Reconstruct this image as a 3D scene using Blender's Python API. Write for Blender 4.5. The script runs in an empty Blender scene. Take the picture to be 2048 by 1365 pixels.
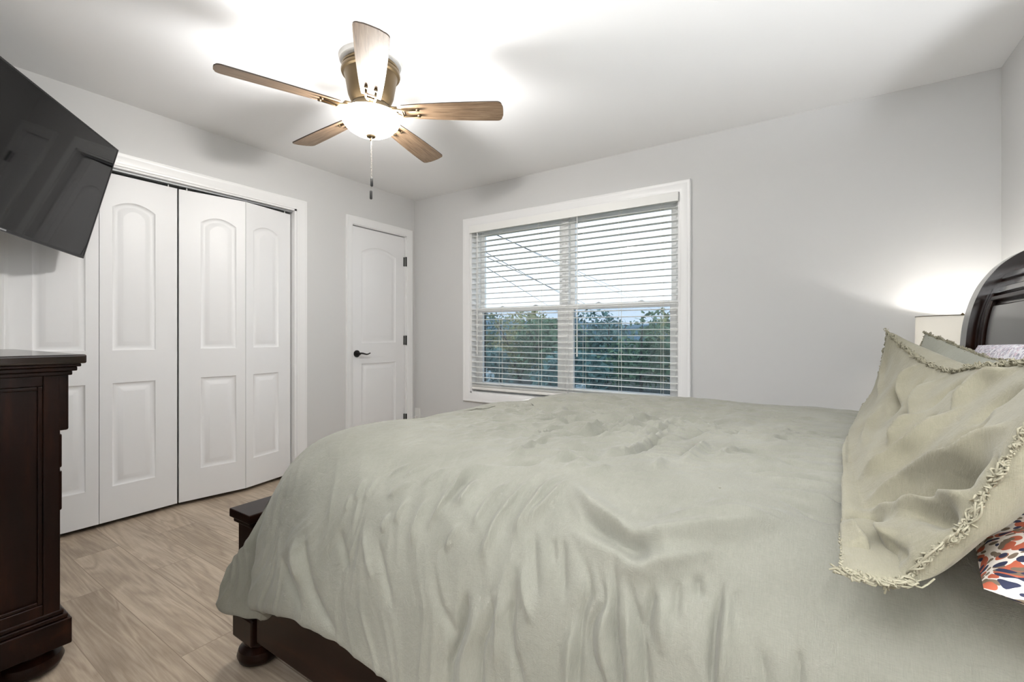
import bpy, bmesh, math, random
import numpy as np
from mathutils import Vector, Matrix

S = bpy.context.scene
COL = S.collection
random.seed(7)

# ------------------------------------------------------------------ camera, world, light, exposure
YAW = 33.49
cam_d = bpy.data.cameras.new('camera')
cam_d.sensor_width = 36.0
cam_d.lens = 910.5 / 2048 * 36.0
cam_d.shift_y = -11.7 / 2048
cam_d.clip_start = 0.01
cam_d.clip_end = 500
cam = bpy.data.objects.new('camera', cam_d)
COL.objects.link(cam)
cam.location = (0, 0, 1.10)
cam.rotation_euler = (math.radians(90), 0, math.radians(YAW))
S.camera = cam

S.view_settings.view_transform = 'Standard'
S.view_settings.look = 'None'
S.view_settings.gamma = 1
S.view_settings.use_curve_mapping = False
S.view_settings.exposure = 1.03
S.cycles.max_bounces = 10
S.cycles.diffuse_bounces = 6
S.cycles.caustics_reflective = False
S.cycles.caustics_refractive = False
S.cycles.sample_clamp_indirect = 6

world = bpy.data.worlds.new('sky')
S.world = world
world.use_nodes = True
_bg = world.node_tree.nodes['Background']
_bg.inputs['Color'].default_value = (0.76, 0.85, 0.97, 1)
_bg.inputs["Strength"].default_value = 1.06

FAN_W, BOWL_E, HALL_FILL_W, LAMP_W, NEAR_FILL_W = 54, 33.0, 45, 2.8, 106.0


def point(name, loc, watt, col, radius, parent=None):
    d = bpy.data.lights.new(name, 'POINT')
    d.energy = watt
    d.color = col
    d.shadow_soft_size = radius
    o = bpy.data.objects.new(name, d)
    COL.objects.link(o)
    o.location = loc
    if parent:
        o.parent = parent
        o.location = Vector(loc) - parent.location
    return o


hl = bpy.data.lights.new('hall_fill_light', 'AREA')  # unseen area light added behind the camera as soft fill for the room
hl.energy = HALL_FILL_W
hl.shape = 'RECTANGLE'
hl.size, hl.size_y = 1.1, 0.9
hl.color = (0.95, 0.975, 1.0)
hlo = bpy.data.objects.new('hall_fill_light', hl)
COL.objects.link(hlo)
hlo.location = (-0.3, -0.9, 2.40)
hlo.rotation_euler = (math.radians(28), 0, 0)

# ------------------------------------------------------------------ key dimensions (metres)
XL, YW, XH, YB = -3.341, 3.273, 0.791, -0.12      # closet wall, window wall, headboard wall, back wall
HC = 2.45


# ------------------------------------------------------------------ material helpers
def mat(name, col, rough=0.5, metal=0.0, spec=0.5, coat=0.0):
    m = bpy.data.materials.new(name)
    m.use_nodes = True
    p = m.node_tree.nodes['Principled BSDF']
    p.inputs['Base Color'].default_value = (*col, 1)
    p.inputs['Roughness'].default_value = rough
    p.inputs['Metallic'].default_value = metal
    p.inputs['Specular IOR Level'].default_value = spec
    p.inputs['Coat Weight'].default_value = coat
    p.inputs['Coat Roughness'].default_value = 0.15
    return m


def N(m, t, **kw):
    n = m.node_tree.nodes.new(t)
    for k, v in kw.items():
        if k in n.inputs:
            n.inputs[k].default_value = v
        else:
            setattr(n, k, v)
    return n


def L(m, a, b):
    m.node_tree.links.new(a, b)


def P(m):
    return m.node_tree.nodes['Principled BSDF']


def coords(m, scale=(1, 1, 1), rot=(0, 0, 0), loc=(0, 0, 0)):
    tc = N(m, 'ShaderNodeTexCoord')
    mp = N(m, 'ShaderNodeMapping')
    mp.inputs['Scale'].default_value = scale
    mp.inputs['Rotation'].default_value = rot
    mp.inputs['Location'].default_value = loc
    L(m, tc.outputs['Object'], mp.inputs['Vector'])
    return mp.outputs['Vector']


def bump(m, height, strength=0.2, dist=0.01):
    b = N(m, 'ShaderNodeBump', Strength=strength, Distance=dist)
    L(m, height, b.inputs['Height'])
    L(m, b.outputs['Normal'], P(m).inputs['Normal'])
    return b


def ramp(m, fac, stops):
    r = N(m, 'ShaderNodeValToRGB')
    e = r.color_ramp.elements
    e[0].position, e[0].color = stops[0][0], (*stops[0][1], 1)
    e[1].position, e[1].color = stops[-1][0], (*stops[-1][1], 1)
    for p, c in stops[1:-1]:
        x = e.new(p)
        x.color = (*c, 1)
    L(m, fac, r.inputs['Fac'])
    return r.outputs['Color']


def paint(name, col, rough, scale=160, strength=0.05):
    m = mat(name, col, rough)
    n = N(m, 'ShaderNodeTexNoise', Scale=scale, Detail=3.0)
    L(m, coords(m), n.inputs['Vector'])
    bump(m, n.outputs['Fac'], strength, 0.002)
    return m


M_wall = paint('wall_paint', (0.605, 0.603, 0.597), 0.75)
M_ceil = paint('ceiling_paint', (0.86, 0.86, 0.86), 0.85)
M_trim = paint('trim_paint', (0.80, 0.80, 0.80), 0.32, 60, 0.02)
M_door = paint('door_paint', (0.78, 0.78, 0.785), 0.42, 90, 0.03)
M_vinyl = mat('window_vinyl', (0.82, 0.82, 0.81), 0.35)
M_slat = mat('blind_slat', (0.82, 0.82, 0.80), 0.35)
M_cord = mat('cord_white', (0.82, 0.79, 0.70), 0.7)
M_black = mat('black_metal', (0.012, 0.011, 0.010), 0.4, 0.0, 0.35)
M_plastic = mat('white_plastic', (0.75, 0.75, 0.73), 0.3)
M_tvbody = mat('tv_body', (0.008, 0.008, 0.009), 0.4)
M_screen = mat('tv_screen', (0.004, 0.004, 0.0045), 0.04, 0, 0.48)
M_steel = mat('steel_track', (0.40, 0.41, 0.42), 0.5, 0.6)
M_dark = mat('dark_rubber', (0.02, 0.02, 0.02), 0.6)


def wood_dark(name, scale):
    m = mat(name, (0.02, 0.008, 0.005), 0.30, 0, 0.15, 0.03)
    n = N(m, 'ShaderNodeTexNoise', Scale=9.0, Detail=5.0, Roughness=0.6)
    L(m, coords(m, scale), n.inputs['Vector'])
    L(m, ramp(m, n.outputs['Fac'], [(0.3, (0.005, 0.0016, 0.001)), (0.55, (0.011, 0.0034, 0.0018)), (0.75, (0.026, 0.0085, 0.004))]), P(m).inputs['Base Color'])
    bump(m, n.outputs['Fac'], 0.05, 0.002)
    return m


M_wood = wood_dark('dark_cherry_wood', (2, 2, 0.25))
M_woodh = wood_dark('dark_cherry_wood_across', (2, 0.25, 2))
M_woodx = wood_dark('dark_cherry_wood_along', (0.25, 2, 2))

M_woodhb = wood_dark('polished_headboard_wood', (2, 0.25, 2))
P(M_woodhb).inputs['Roughness'].default_value = 0.14
P(M_woodhb).inputs['Specular IOR Level'].default_value = 0.6
P(M_woodhb).inputs['Coat Weight'].default_value = 0.5
M_woodtop = wood_dark('polished_cherry_top', (0.25, 2, 2))
P(M_woodtop).inputs['Roughness'].default_value = 0.16
P(M_woodtop).inputs['Specular IOR Level'].default_value = 0.6


def blade_wood():
    m = mat('weathered_oak', (0.3, 0.2, 0.12), 0.45)
    v = coords(m, (2.2, 34, 34))
    n = N(m, 'ShaderNodeTexNoise', Scale=3.0, Detail=6.0, Roughness=0.65, Distortion=0.6)
    L(m, v, n.inputs['Vector'])
    L(m, ramp(m, n.outputs['Fac'], [(0.28, (0.10, 0.062, 0.036)), (0.5, (0.235, 0.155, 0.095)), (0.75, (0.36, 0.26, 0.17))]), P(m).inputs['Base Color'])
    bump(m, n.outputs['Fac'], 0.12, 0.002)
    return m


M_blade = blade_wood()
M_edge = mat('blade_edge', (0.05, 0.033, 0.022), 0.6)
M_brass = mat('antique_brass', (0.17, 0.122, 0.068), 0.36, 0.8)
M_brass2 = mat('aged_brass_dark', (0.10, 0.075, 0.045), 0.4, 0.8)
M_chain = mat('chain_metal', (0.45, 0.43, 0.40), 0.3, 0.9)


def floor_mat():
    m = mat('oak_plank_floor', (0.3, 0.24, 0.18), 0.42, 0, 0.4)
    v = coords(m, (1, 1, 1), (0, 0, 0), (0.13, 0.04, 0))
    br = N(m, 'ShaderNodeTexBrick', Scale=1.0)
    br.offset, br.offset_frequency = 0.37, 2
    br.inputs['Brick Width'].default_value = 1.22
    br.inputs['Row Height'].default_value = 0.178
    br.inputs['Mortar Size'].default_value = 0.0016
    br.inputs['Mortar Smooth'].default_value = 0.3
    br.inputs['Color1'].default_value = (0, 0, 0, 1)
    br.inputs['Color2'].default_value = (1, 1, 1, 1)
    br.inputs['Mortar'].default_value = (0.5, 0.5, 0.5, 1)
    L(m, v, br.inputs['Vector'])
    # per-plank offset of the grain
    off = N(m, 'ShaderNodeVectorMath', operation='MULTIPLY')
    off.inputs[1].default_value = (37.0, 19.0, 0)
    L(m, br.outputs['Color'], off.inputs[0])
    add = N(m, 'ShaderNodeVectorMath', operation='ADD')
    L(m, v, add.inputs[0])
    L(m, off.outputs[0], add.inputs[1])
    st = N(m, 'ShaderNodeVectorMath', operation='MULTIPLY')
    st.inputs[1].default_value = (0.9, 9.0, 1)
    L(m, add.outputs[0], st.inputs[0])
    big = N(m, 'ShaderNodeTexNoise', Scale=1.1, Detail=3.0, Distortion=0.8)
    L(m, st.outputs[0], big.inputs['Vector'])
    # cathedral grain: rings of the large noise
    mul = N(m, 'ShaderNodeMath', operation='MULTIPLY')
    mul.inputs[1].default_value = 15.0
    L(m, big.outputs['Fac'], mul.inputs[0])
    fr = N(m, 'ShaderNodeMath', operation='PINGPONG')
    fr.inputs[1].default_value = 1.0
    L(m, mul.outputs[0], fr.inputs[0])
    st2 = N(m, 'ShaderNodeVectorMath', operation='MULTIPLY')
    st2.inputs[1].default_value = (5.0, 120.0, 1)
    L(m, add.outputs[0], st2.inputs[0])
    fine = N(m, 'ShaderNodeTexNoise', Scale=1.0, Detail=4.0, Roughness=0.7)
    L(m, st2.outputs[0], fine.inputs['Vector'])
    mix = N(m, 'ShaderNodeMix', data_type='FLOAT')
    mix.inputs[0].default_value = 0.72
    L(m, fr.outputs[0], mix.inputs[2])
    L(m, fine.outputs['Fac'], mix.inputs[3])
    base = ramp(m, mix.outputs[0], [(0.25, (0.30, 0.232, 0.168)), (0.5, (0.415, 0.332, 0.248)), (0.75, (0.53, 0.44, 0.34))])
    mott = N(m, 'ShaderNodeTexNoise', Scale=1.0, Detail=3.0)
    st3 = N(m, 'ShaderNodeVectorMath', operation='MULTIPLY')
    st3.inputs[1].default_value = (2.5, 6.0, 1)
    L(m, add.outputs[0], st3.inputs[0])
    L(m, st3.outputs[0], mott.inputs['Vector'])
    tone = ramp(m, mott.outputs['Fac'], [(0.3, (0.86, 0.85, 0.85)), (0.7, (1.08, 1.08, 1.08))])
    t2 = ramp(m, br.outputs['Color'], [(0.0, (0.86, 0.85, 0.84)), (1.0, (1.08, 1.09, 1.10))])
    mm = N(m, 'ShaderNodeMix', data_type='RGBA', blend_type='MULTIPLY')
    mm.inputs[0].default_value = 1.0
    L(m, base, mm.inputs[6])
    L(m, tone, mm.inputs[7])
    m3 = N(m, 'ShaderNodeMix', data_type='RGBA', blend_type='MULTIPLY')
    m3.inputs[0].default_value = 1.0
    L(m, mm.outputs[2], m3.inputs[6])
    L(m, t2, m3.inputs[7])
    seam = N(m, 'ShaderNodeMix', data_type='RGBA')
    L(m, br.outputs['Fac'], seam.inputs[0])
    L(m, m3.outputs[2], seam.inputs[6])
    seam.inputs[7].default_value = (0.24, 0.18, 0.13, 1)
    L(m, seam.outputs[2], P(m).inputs['Base Color'])
    bump(m, mix.outputs[0], 0.12, 0.002)
    return m


M_floor = floor_mat()


def linen(name, c1, c2, scale=1.0):
    m = mat(name, c1, 0.9, 0, 0.15)
    P(m).inputs['Sheen Weight'].default_value = 0.15
    tc = coords(m)
    a = N(m, 'ShaderNodeTexNoise', Scale=5.0 * scale, Detail=5.0, Roughness=0.6)
    L(m, tc, a.inputs['Vector'])
    col = ramp(m, a.outputs['Fac'], [(0.3, c1), (0.7, c2)])
    # slubs of the weave in two directions
    va = N(m, 'ShaderNodeTexNoise', Scale=1.0, Detail=2.0)
    L(m, coords(m, (90, 1100, 1100)), va.inputs['Vector'])
    vb = N(m, 'ShaderNodeTexNoise', Scale=1.0, Detail=2.0)
    L(m, coords(m, (1100, 80, 80)), vb.inputs['Vector'])
    ad = N(m, 'ShaderNodeMath', operation='ADD')
    L(m, va.outputs['Fac'], ad.inputs[0])
    L(m, vb.outputs['Fac'], ad.inputs[1])
    hf = N(m, 'ShaderNodeMath', operation='MULTIPLY')
    hf.inputs[1].default_value = 0.5
    L(m, ad.outputs[0], hf.inputs[0])
    wv = ramp(m, hf.outputs[0], [(0.3, (0.90, 0.90, 0.89)), (0.7, (1.08, 1.08, 1.08))])
    mm = N(m, 'ShaderNodeMix', data_type='RGBA', blend_type='MULTIPLY')
    mm.inputs[0].default_value = 1.0
    L(m, col, mm.inputs[6])
    L(m, wv, mm.inputs[7])
    vo = N(m, 'ShaderNodeTexVoronoi', Scale=8.0)
    L(m, tc, vo.inputs['Vector'])
    lt = N(m, 'ShaderNodeMath', operation='LESS_THAN')
    lt.inputs[1].default_value = 0.022
    L(m, vo.outputs['Distance'], lt.inputs[0])
    sk_ = N(m, 'ShaderNodeMix', data_type='RGBA')
    L(m, lt.outputs[0], sk_.inputs[0])
    L(m, mm.outputs[2], sk_.inputs[6])
    sk_.inputs[7].default_value = (0.13, 0.12, 0.09, 1)
    L(m, sk_.outputs[2], P(m).inputs['Base Color'])
    cr = N(m, 'ShaderNodeTexNoise', Scale=30.0, Detail=6.0, Roughness=0.62, Distortion=1.2)
    L(m, tc, cr.inputs['Vector'])
    s2 = N(m, 'ShaderNodeMath', operation='MULTIPLY_ADD')
    s2.inputs[1].default_value = 1.0
    L(m, cr.outputs['Fac'], s2.inputs[0])
    hw_ = N(m, 'ShaderNodeMath', operation='MULTIPLY')
    hw_.inputs[1].default_value = 0.4
    L(m, hf.outputs[0], hw_.inputs[0])
    L(m, hw_.outputs[0], s2.inputs[2])
    bump(m, s2.outputs[0], 0.42, 0.005)
    return m


M_duvet = linen('sage_linen', (0.208, 0.205, 0.172), (0.255, 0.251, 0.214))
M_sham = linen('olive_linen', (0.205, 0.189, 0.136), (0.255, 0.238, 0.176), 1.4)
M_sham_far = linen('sage_linen_pale', (0.23, 0.23, 0.185), (0.27, 0.27, 0.225), 1.4)
M_fringe = mat('fringe_thread', (0.29, 0.27, 0.20), 0.9, 0, 0.1)


def floral(name, ground, a, b, c):
    m = mat(name, ground, 0.8, 0, 0.2)
    v = coords(m)
    w = N(m, 'ShaderNodeTexNoise', Scale=14.0, Detail=2.0)
    L(m, v, w.inputs['Vector'])
    mx = N(m, 'ShaderNodeMix', data_type='RGBA', blend_type='LINEAR_LIGHT')
    mx.inputs[0].default_value = 0.04
    L(m, v, mx.inputs[6])
    L(m, w.outputs['Color'], mx.inputs[7])
    prev = None
    for i, (sc, thr, colr) in enumerate(((62.0, 0.44, a), (95.0, 0.38, b), (80.0, 0.33, c))):
        vo = N(m, 'ShaderNodeTexVoronoi', Scale=sc)
        mp = N(m, 'ShaderNodeMapping')
        mp.inputs['Location'].default_value = (i * 3.1, i * 1.7, i * 0.9)
        L(m, mx.outputs[2], mp.inputs['Vector'])
        L(m, mp.outputs['Vector'], vo.inputs['Vector'])
        lt = N(m, 'ShaderNodeMath', operation='LESS_THAN')
        lt.inputs[1].default_value = thr
        L(m, vo.outputs['Distance'], lt.inputs[0])
        k = N(m, 'ShaderNodeMix', data_type='RGBA')
        L(m, lt.outputs[0], k.inputs[0])
        if prev is None:
            k.inputs[6].default_value = (*ground, 1)
        else:
            L(m, prev, k.inputs[6])
        k.inputs[7].default_value = (*colr, 1)
        prev = k.outputs[2]
    L(m, prev, P(m).inputs['Base Color'])
    return m


M_floral = floral('floral_print', (0.70, 0.64, 0.58), (0.40, 0.10, 0.055), (0.16, 0.12, 0.085), (0.03, 0.033, 0.065))
M_floral_pale = floral('pale_floral_print', (0.72, 0.71, 0.74), (0.52, 0.49, 0.56), (0.30, 0.29, 0.34), (0.62, 0.50, 0.56))
M_mattress = mat('mattress_ticking', (0.7, 0.7, 0.68), 0.9)


def glass_mat():
    m = bpy.data.materials.new('window_glass')
    m.use_nodes = True
    nt = m.node_tree
    nt.nodes.clear()
    o = nt.nodes.new('ShaderNodeOutputMaterial')
    t = nt.nodes.new('ShaderNodeBsdfTransparent')
    t.inputs['Color'].default_value = (0.93, 0.96, 0.97, 1)
    g = nt.nodes.new('ShaderNodeBsdfGlossy')
    g.inputs['Roughness'].default_value = 0.02
    mx = nt.nodes.new('ShaderNodeMixShader')
    mx.inputs[0].default_value = 0.06
    nt.links.new(t.outputs[0], mx.inputs[1])
    nt.links.new(g.outputs[0], mx.inputs[2])
    nt.links.new(mx.outputs[0], o.inputs[0])
    return m


def bowl_mat():
    m = bpy.data.materials.new('frosted_bowl_glass')
    m.use_nodes = True
    nt = m.node_tree
    nt.nodes.clear()
    o = nt.nodes.new('ShaderNodeOutputMaterial')
    t = nt.nodes.new('ShaderNodeBsdfTransparent')
    t.inputs['Color'].default_value = (1, 0.97, 0.92, 1)
    e = nt.nodes.new('ShaderNodeEmission')
    e.inputs['Color'].default_value = (1, 0.975, 0.93, 1)
    e.inputs['Strength'].default_value = BOWL_E
    mx = nt.nodes.new('ShaderNodeMixShader')
    mx.inputs[0].default_value = 0.72
    nt.links.new(t.outputs[0], mx.inputs[1])
    nt.links.new(e.outputs[0], mx.inputs[2])
    nt.links.new(mx.outputs[0], o.inputs[0])
    return m


def shade_mat():
    m = bpy.data.materials.new('lamp_shade_fabric')
    m.use_nodes = True
    nt = m.node_tree
    nt.nodes.clear()
    o = nt.nodes.new('ShaderNodeOutputMaterial')
    d = nt.nodes.new('ShaderNodeBsdfDiffuse')
    d.inputs['Color'].default_value = (0.82, 0.80, 0.75, 1)
    t = nt.nodes.new('ShaderNodeBsdfTranslucent')
    t.inputs['Color'].default_value = (0.80, 0.785, 0.75, 1)
    mx = nt.nodes.new('ShaderNodeMixShader')
    mx.inputs[0].default_value = 0.17
    nt.links.new(d.outputs[0], mx.inputs[1])
    nt.links.new(t.outputs[0], mx.inputs[2])
    nt.links.new(mx.outputs[0], o.inputs[0])
    return m


M_glass, M_bowl, M_shade = glass_mat(), bowl_mat(), shade_mat()


def screen_mesh():
    m = bpy.data.materials.new('insect_screen')
    m.use_nodes = True
    nt = m.node_tree
    nt.nodes.clear()
    o = nt.nodes.new('ShaderNodeOutputMaterial')
    t = nt.nodes.new('ShaderNodeBsdfTransparent')
    t.inputs['Color'].default_value = (0.90, 0.93, 0.96, 1)
    d = nt.nodes.new('ShaderNodeBsdfDiffuse')
    d.inputs['Color'].default_value = (0.20, 0.26, 0.31, 1)
    mx = nt.nodes.new('ShaderNodeMixShader')
    mx.inputs[0].default_value = 0.25
    nt.links.new(t.outputs[0], mx.inputs[1])
    nt.links.new(d.outputs[0], mx.inputs[2])
    nt.links.new(mx.outputs[0], o.inputs[0])
    return m


M_screenmesh = screen_mesh()


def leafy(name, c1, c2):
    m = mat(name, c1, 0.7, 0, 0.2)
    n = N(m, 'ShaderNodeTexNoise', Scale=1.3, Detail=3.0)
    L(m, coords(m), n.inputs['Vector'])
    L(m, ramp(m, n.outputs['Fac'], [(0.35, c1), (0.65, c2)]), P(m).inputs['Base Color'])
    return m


M_bark = mat('bark', (0.09, 0.065, 0.045), 0.9)
M_cable = mat('black_cable', (0.03, 0.03, 0.035), 0.6)


# ------------------------------------------------------------------ mesh helpers
class MB:
    def __init__(s):
        s.v, s.f, s.mi = [], [], []

    def add(s, vs, fs, mi=0):
        b = len(s.v)
        s.v += [tuple(map(float, p)) for p in vs]
        s.f += [tuple(b + i for i in f) for f in fs]
        s.mi += [mi] * len(fs)
        return s

    def box(s, x0, x1, y0, y1, z0, z1, mi=0):
        vs = [(x0, y0, z0), (x1, y0, z0), (x1, y1, z0), (x0, y1, z0), (x0, y0, z1), (x1, y0, z1), (x1, y1, z1), (x0, y1, z1)]
        return s.add(vs, [(0, 3, 2, 1), (4, 5, 6, 7), (0, 1, 5, 4), (1, 2, 6, 5), (2, 3, 7, 6), (3, 0, 4, 7)], mi)

    def lathe(s, c, prof, n=32, mi=0):
        """prof: (radius, z) from bottom to top round the vertical axis through c"""
        vs, fs = [], []
        for r, z in prof:
            for i in range(n):
                a = 2 * math.pi * i / n
                vs.append((c[0] + r * math.cos(a), c[1] + r * math.sin(a), c[2] + z))
        for k in range(len(prof) - 1):
            for i in range(n):
                j = (i + 1) % n
                fs.append((k * n + i, k * n + j, (k + 1) * n + j, (k + 1) * n + i))
        fs.append(tuple(range(n - 1, -1, -1)))
        fs.append(tuple((len(prof) - 1) * n + i for i in range(n)))
        return s.add(vs, fs, mi)

    def tube(s, pts, r, n=8, mi=0, cap=True):
        pts = [Vector(p) for p in pts]
        rs = r if isinstance(r, (list, tuple)) else [r] * len(pts)
        vs, fs = [], []
        up = Vector((0, 0, 1))
        u = None
        for i, p in enumerate(pts):
            d = (pts[min(i + 1, len(pts) - 1)] - pts[max(i - 1, 0)]).normalized()
            if u is None:
                u = d.cross(up)
                if u.length < 1e-3:
                    u = d.cross(Vector((1, 0, 0)))
            u = (u - d * u.dot(d)).normalized()
            w = d.cross(u)
            for k in range(n):
                a = 2 * math.pi * k / n
                vs.append(p + (u * math.cos(a) + w * math.sin(a)) * rs[i])
        for i in range(len(pts) - 1):
            for k in range(n):
                j = (k + 1) % n
                fs.append((i * n + k, i * n + j, (i + 1) * n + j, (i + 1) * n + k))
        if cap:
            fs.append(tuple(range(n - 1, -1, -1)))
            fs.append(tuple((len(pts) - 1) * n + k for k in range(n)))
        return s.add(vs, fs, mi)

    def loops(s, ls, closed=True, mi=0, cap_last=False):
        """bridge consecutive loops of equal length"""
        n = len(ls[0])
        vs = [p for l in ls for p in l]
        fs = []
        for k in range(len(ls) - 1):
            for i in range(n if closed else n - 1):
                j = (i + 1) % n
                fs.append((k * n + i, k * n + j, (k + 1) * n + j, (k + 1) * n + i))
        if cap_last:
            fs.append(tuple((len(ls) - 1) * n + i for i in range(n)))
        return s.add(vs, fs, mi)

    def xf(s, M):
        s.v = [tuple(M @ Vector(p)) for p in s.v]
        return s


def wloc(o):
    v = Vector((0, 0, 0))
    while o is not None:
        v += o.location
        o = o.parent
    return v


def setp(o, label=None, cat=None, group=None, kind=None):
    for k, v in (('label', label), ('category', cat), ('group', group), ('kind', kind)):
        if v:
            o[k] = v
    return o


def thing(name, loc, label, cat, group=None, kind=None):
    o = bpy.data.objects.new(name, None)
    o.empty_display_size = 0.1
    COL.objects.link(o)
    o.location = loc
    return setp(o, label, cat, group, kind)


def obj(name, mb, m, parent=None, smooth=False, bevel=0, seg=2, recalc=True, label=None, at=None):
    me = bpy.data.meshes.new(name)
    off = wloc(parent) if parent else Vector(at or (0, 0, 0))
    vs = [(p[0] - off.x, p[1] - off.y, p[2] - off.z) for p in mb.v]
    me.from_pydata(vs, [], mb.f)
    for x in (m if isinstance(m, (list, tuple)) else [m]):
        me.materials.append(x)
    if any(mb.mi):
        me.polygons.foreach_set('material_index', mb.mi)
    if recalc:
        bm = bmesh.new()
        bm.from_mesh(me)
        bmesh.ops.recalc_face_normals(bm, faces=bm.faces)
        bm.to_mesh(me)
        bm.free()
    o = bpy.data.objects.new(name, me)
    COL.objects.link(o)
    if parent:
        o.parent = parent
    else:
        o.location = off
    if smooth:
        me.polygons.foreach_set('use_smooth', [True] * len(me.polygons))
        if smooth != 'all':
            try:
                me.set_sharp_from_angle(angle=math.radians(40))
            except Exception:
                pass
    if bevel:
        b = o.modifiers.new('bevel', 'BEVEL')
        b.width, b.segments, b.limit_method = bevel, seg, 'ANGLE'
        b.angle_limit = math.radians(35)
    if label:
        o['label'] = label
    return o


def struct(name, mb, m, label, cat, **kw):
    o = obj(name, mb, m, **kw)
    return setp(o, label, cat, None, 'structure')


# ------------------------------------------------------------------ room shell
T = 0.14
HX0, HX1, HY = -1.15, 0.55, -1.7                       # small hall behind the open doorway at the camera
DX0, DX1 = -0.78, 0.20                                  # doorway in the back wall
CY0, CY1, CZ = 0.49, 2.022, 2.075                       # closet opening
SY0, SY1, SZ = 2.532, 3.165, 2.072                      # small closet door opening
WX0, WX1, WZ0, WZ1 = -2.622, -0.772, 0.572, 2.092       # window opening
XC = XL - 0.65

struct('floor', MB().box(XC - T, XH + T, HY - T, YW + T, -0.08, 0), M_floor, 'grey-brown oak plank floor of the bedroom', 'floor')
struct('ceiling', MB().box(XC - T, XH + T, HY - T, YW + T, HC, HC + 0.1), M_ceil, 'plain white ceiling above the fan', 'ceiling')
w = MB()
w.box(XL - T, XL, YB - T, CY0, 0, HC).box(XL - T, XL, CY0, CY1, CZ, HC).box(XL - T, XL, CY1, SY0, 0, HC)
w.box(XL - T, XL, SY0, SY1, SZ, HC).box(XL - T, XL, SY1, YW, 0, HC)
struct('wall_left', w, M_wall, 'grey wall holding the closet doors', 'wall')
w = MB().box(XC - T, XC, YB - T, YW, 0, HC).box(XC, XL - T, YB - T, YB, 0, HC).box(XC, XL - T, 2.2, 2.3, 0, HC)
struct('wall_closet', w, M_wall, 'inside walls of the closet behind the bifold doors', 'wall')
w = MB()
w.box(XC - T, WX0, YW, YW + T, 0, HC).box(WX1, XH + T, YW, YW + T, 0, HC)
w.box(WX0, WX1, YW, YW + T, 0, WZ0).box(WX0, WX1, YW, YW + T, WZ1, HC)
struct('wall_window', w, M_wall, 'grey wall holding the window', 'wall')
struct('wall_right', MB().box(XH, XH + T, YB - T, YW, 0, HC), M_wall, 'grey wall behind the bed headboard', 'wall')
w = MB()
w.box(XL, DX0, YB - T, YB, 0, HC).box(DX1, XH, YB - T, YB, 0, HC).box(DX0, DX1, YB - T, YB, 2.06, HC)
struct('wall_back', w, M_wall, 'grey wall with the open doorway, behind the chest', 'wall')
w = MB().box(HX0 - T, HX0, HY, YB - T, 0, HC).box(HX1, HX1 + T, HY, YB - T, 0, HC).box(HX0 - T, HX1 + T, HY - T, HY, 0, HC)
struct('wall_hall', w, M_wall, 'grey hall walls beyond the open doorway', 'wall')


def baseboard(name, pts, label):
    """pts: list of (x0,x1,y0,y1) runs"""
    b = MB()
    for (x0, x1, y0, y1) in pts:
        b.box(x0, x1, y0, y1, 0, 0.095)
    return struct(name, b, M_trim, label, 'baseboard', bevel=0.005)


baseboard('baseboard_left', [(XL, XL + 0.014, YB, CY0 - 0.08), (XL, XL + 0.014, CY1 + 0.08, SY0 - 0.05)], 'white baseboard along the closet wall')
baseboard('baseboard_window', [(XL, XH, YW - 0.014, YW)], 'white baseboard below the window')
baseboard('baseboard_right', [(XH - 0.014, XH, YB, YW - 0.014)], 'white baseboard behind the headboard')
baseboard('baseboard_back', [(XL + 0.014, DX0 - 0.08, YB, YB + 0.014), (DX1 + 0.08, XH - 0.014, YB, YB + 0.014)], 'white baseboard behind the chest')

CAS = [(0.0, 0.0), (0.0, 0.009), (0.004, 0.011), (0.012, 0.011), (0.018, 0.015), (0.052, 0.018), (0.062, 0.018), (0.068, 0.022), (0.074, 0.022), (0.077, 0.018), (0.077, 0.0)]


def casing_u(a0, a1, ztop, prof, place):
    """three-sided door casing: a0..a1 the inner opening, place(a, z, d) -> point"""
    ls = []
    for o, d in prof:
        ls.append([place(a0 - o, 0, d), place(a0 - o, ztop + o, d), place(a1 + o, ztop + o, d), place(a1 + o, 0, d)])
    return MB().loops(ls, closed=False)


pl_left = lambda a, z, d: (XL + d, a, z)
struct('trim_1', casing_u(CY0, CY1, CZ, CAS, pl_left), M_trim, 'white casing round the wide bifold closet opening', 'door trim', smooth=True)
CAS2 = [(o * 0.86, d) for o, d in CAS]
struct('trim_2', casing_u(SY0, SY1, SZ, CAS2, pl_left), M_trim, 'white casing round the narrow closet door', 'door trim', smooth=True)
struct('trim_3', casing_u(DX0, DX1, 2.06, CAS, lambda a, z, d: (a, YB + d, z)), M_trim, 'white casing round the open doorway in the back wall', 'door trim', smooth=True)
# jambs
j = MB().box(XL - T, XL + 0.001, CY0 - 0.001, CY0 + 0.016, 0, CZ).box(XL - T, XL + 0.001, CY1 - 0.016, CY1 + 0.001, 0, CZ).box(XL - T, XL + 0.001, CY0, CY1, CZ - 0.012, CZ + 0.001)
struct('trim_4', j, M_trim, 'white jamb lining of the bifold closet opening', 'door trim')
j = MB().box(XL - T, XL + 0.001, SY0 - 0.001, SY0 + 0.006, 0, SZ).box(XL - T, XL + 0.001, SY1 - 0.006, SY1 + 0.001, 0, SZ).box(XL - T, XL + 0.001, SY0, SY1, SZ - 0.006, SZ + 0.001)
j.box(XL - 0.075, XL - 0.06, SY0, SY1, SZ - 0.03, SZ)
struct('trim_5', j, M_trim, 'white jamb lining of the narrow closet door', 'door trim')
tk = thing('closet_track', (XL - 0.045, (CY0 + CY1) / 2, CZ - 0.03), 'steel sliding track along the top of the bifold closet opening', 'door track')
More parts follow.
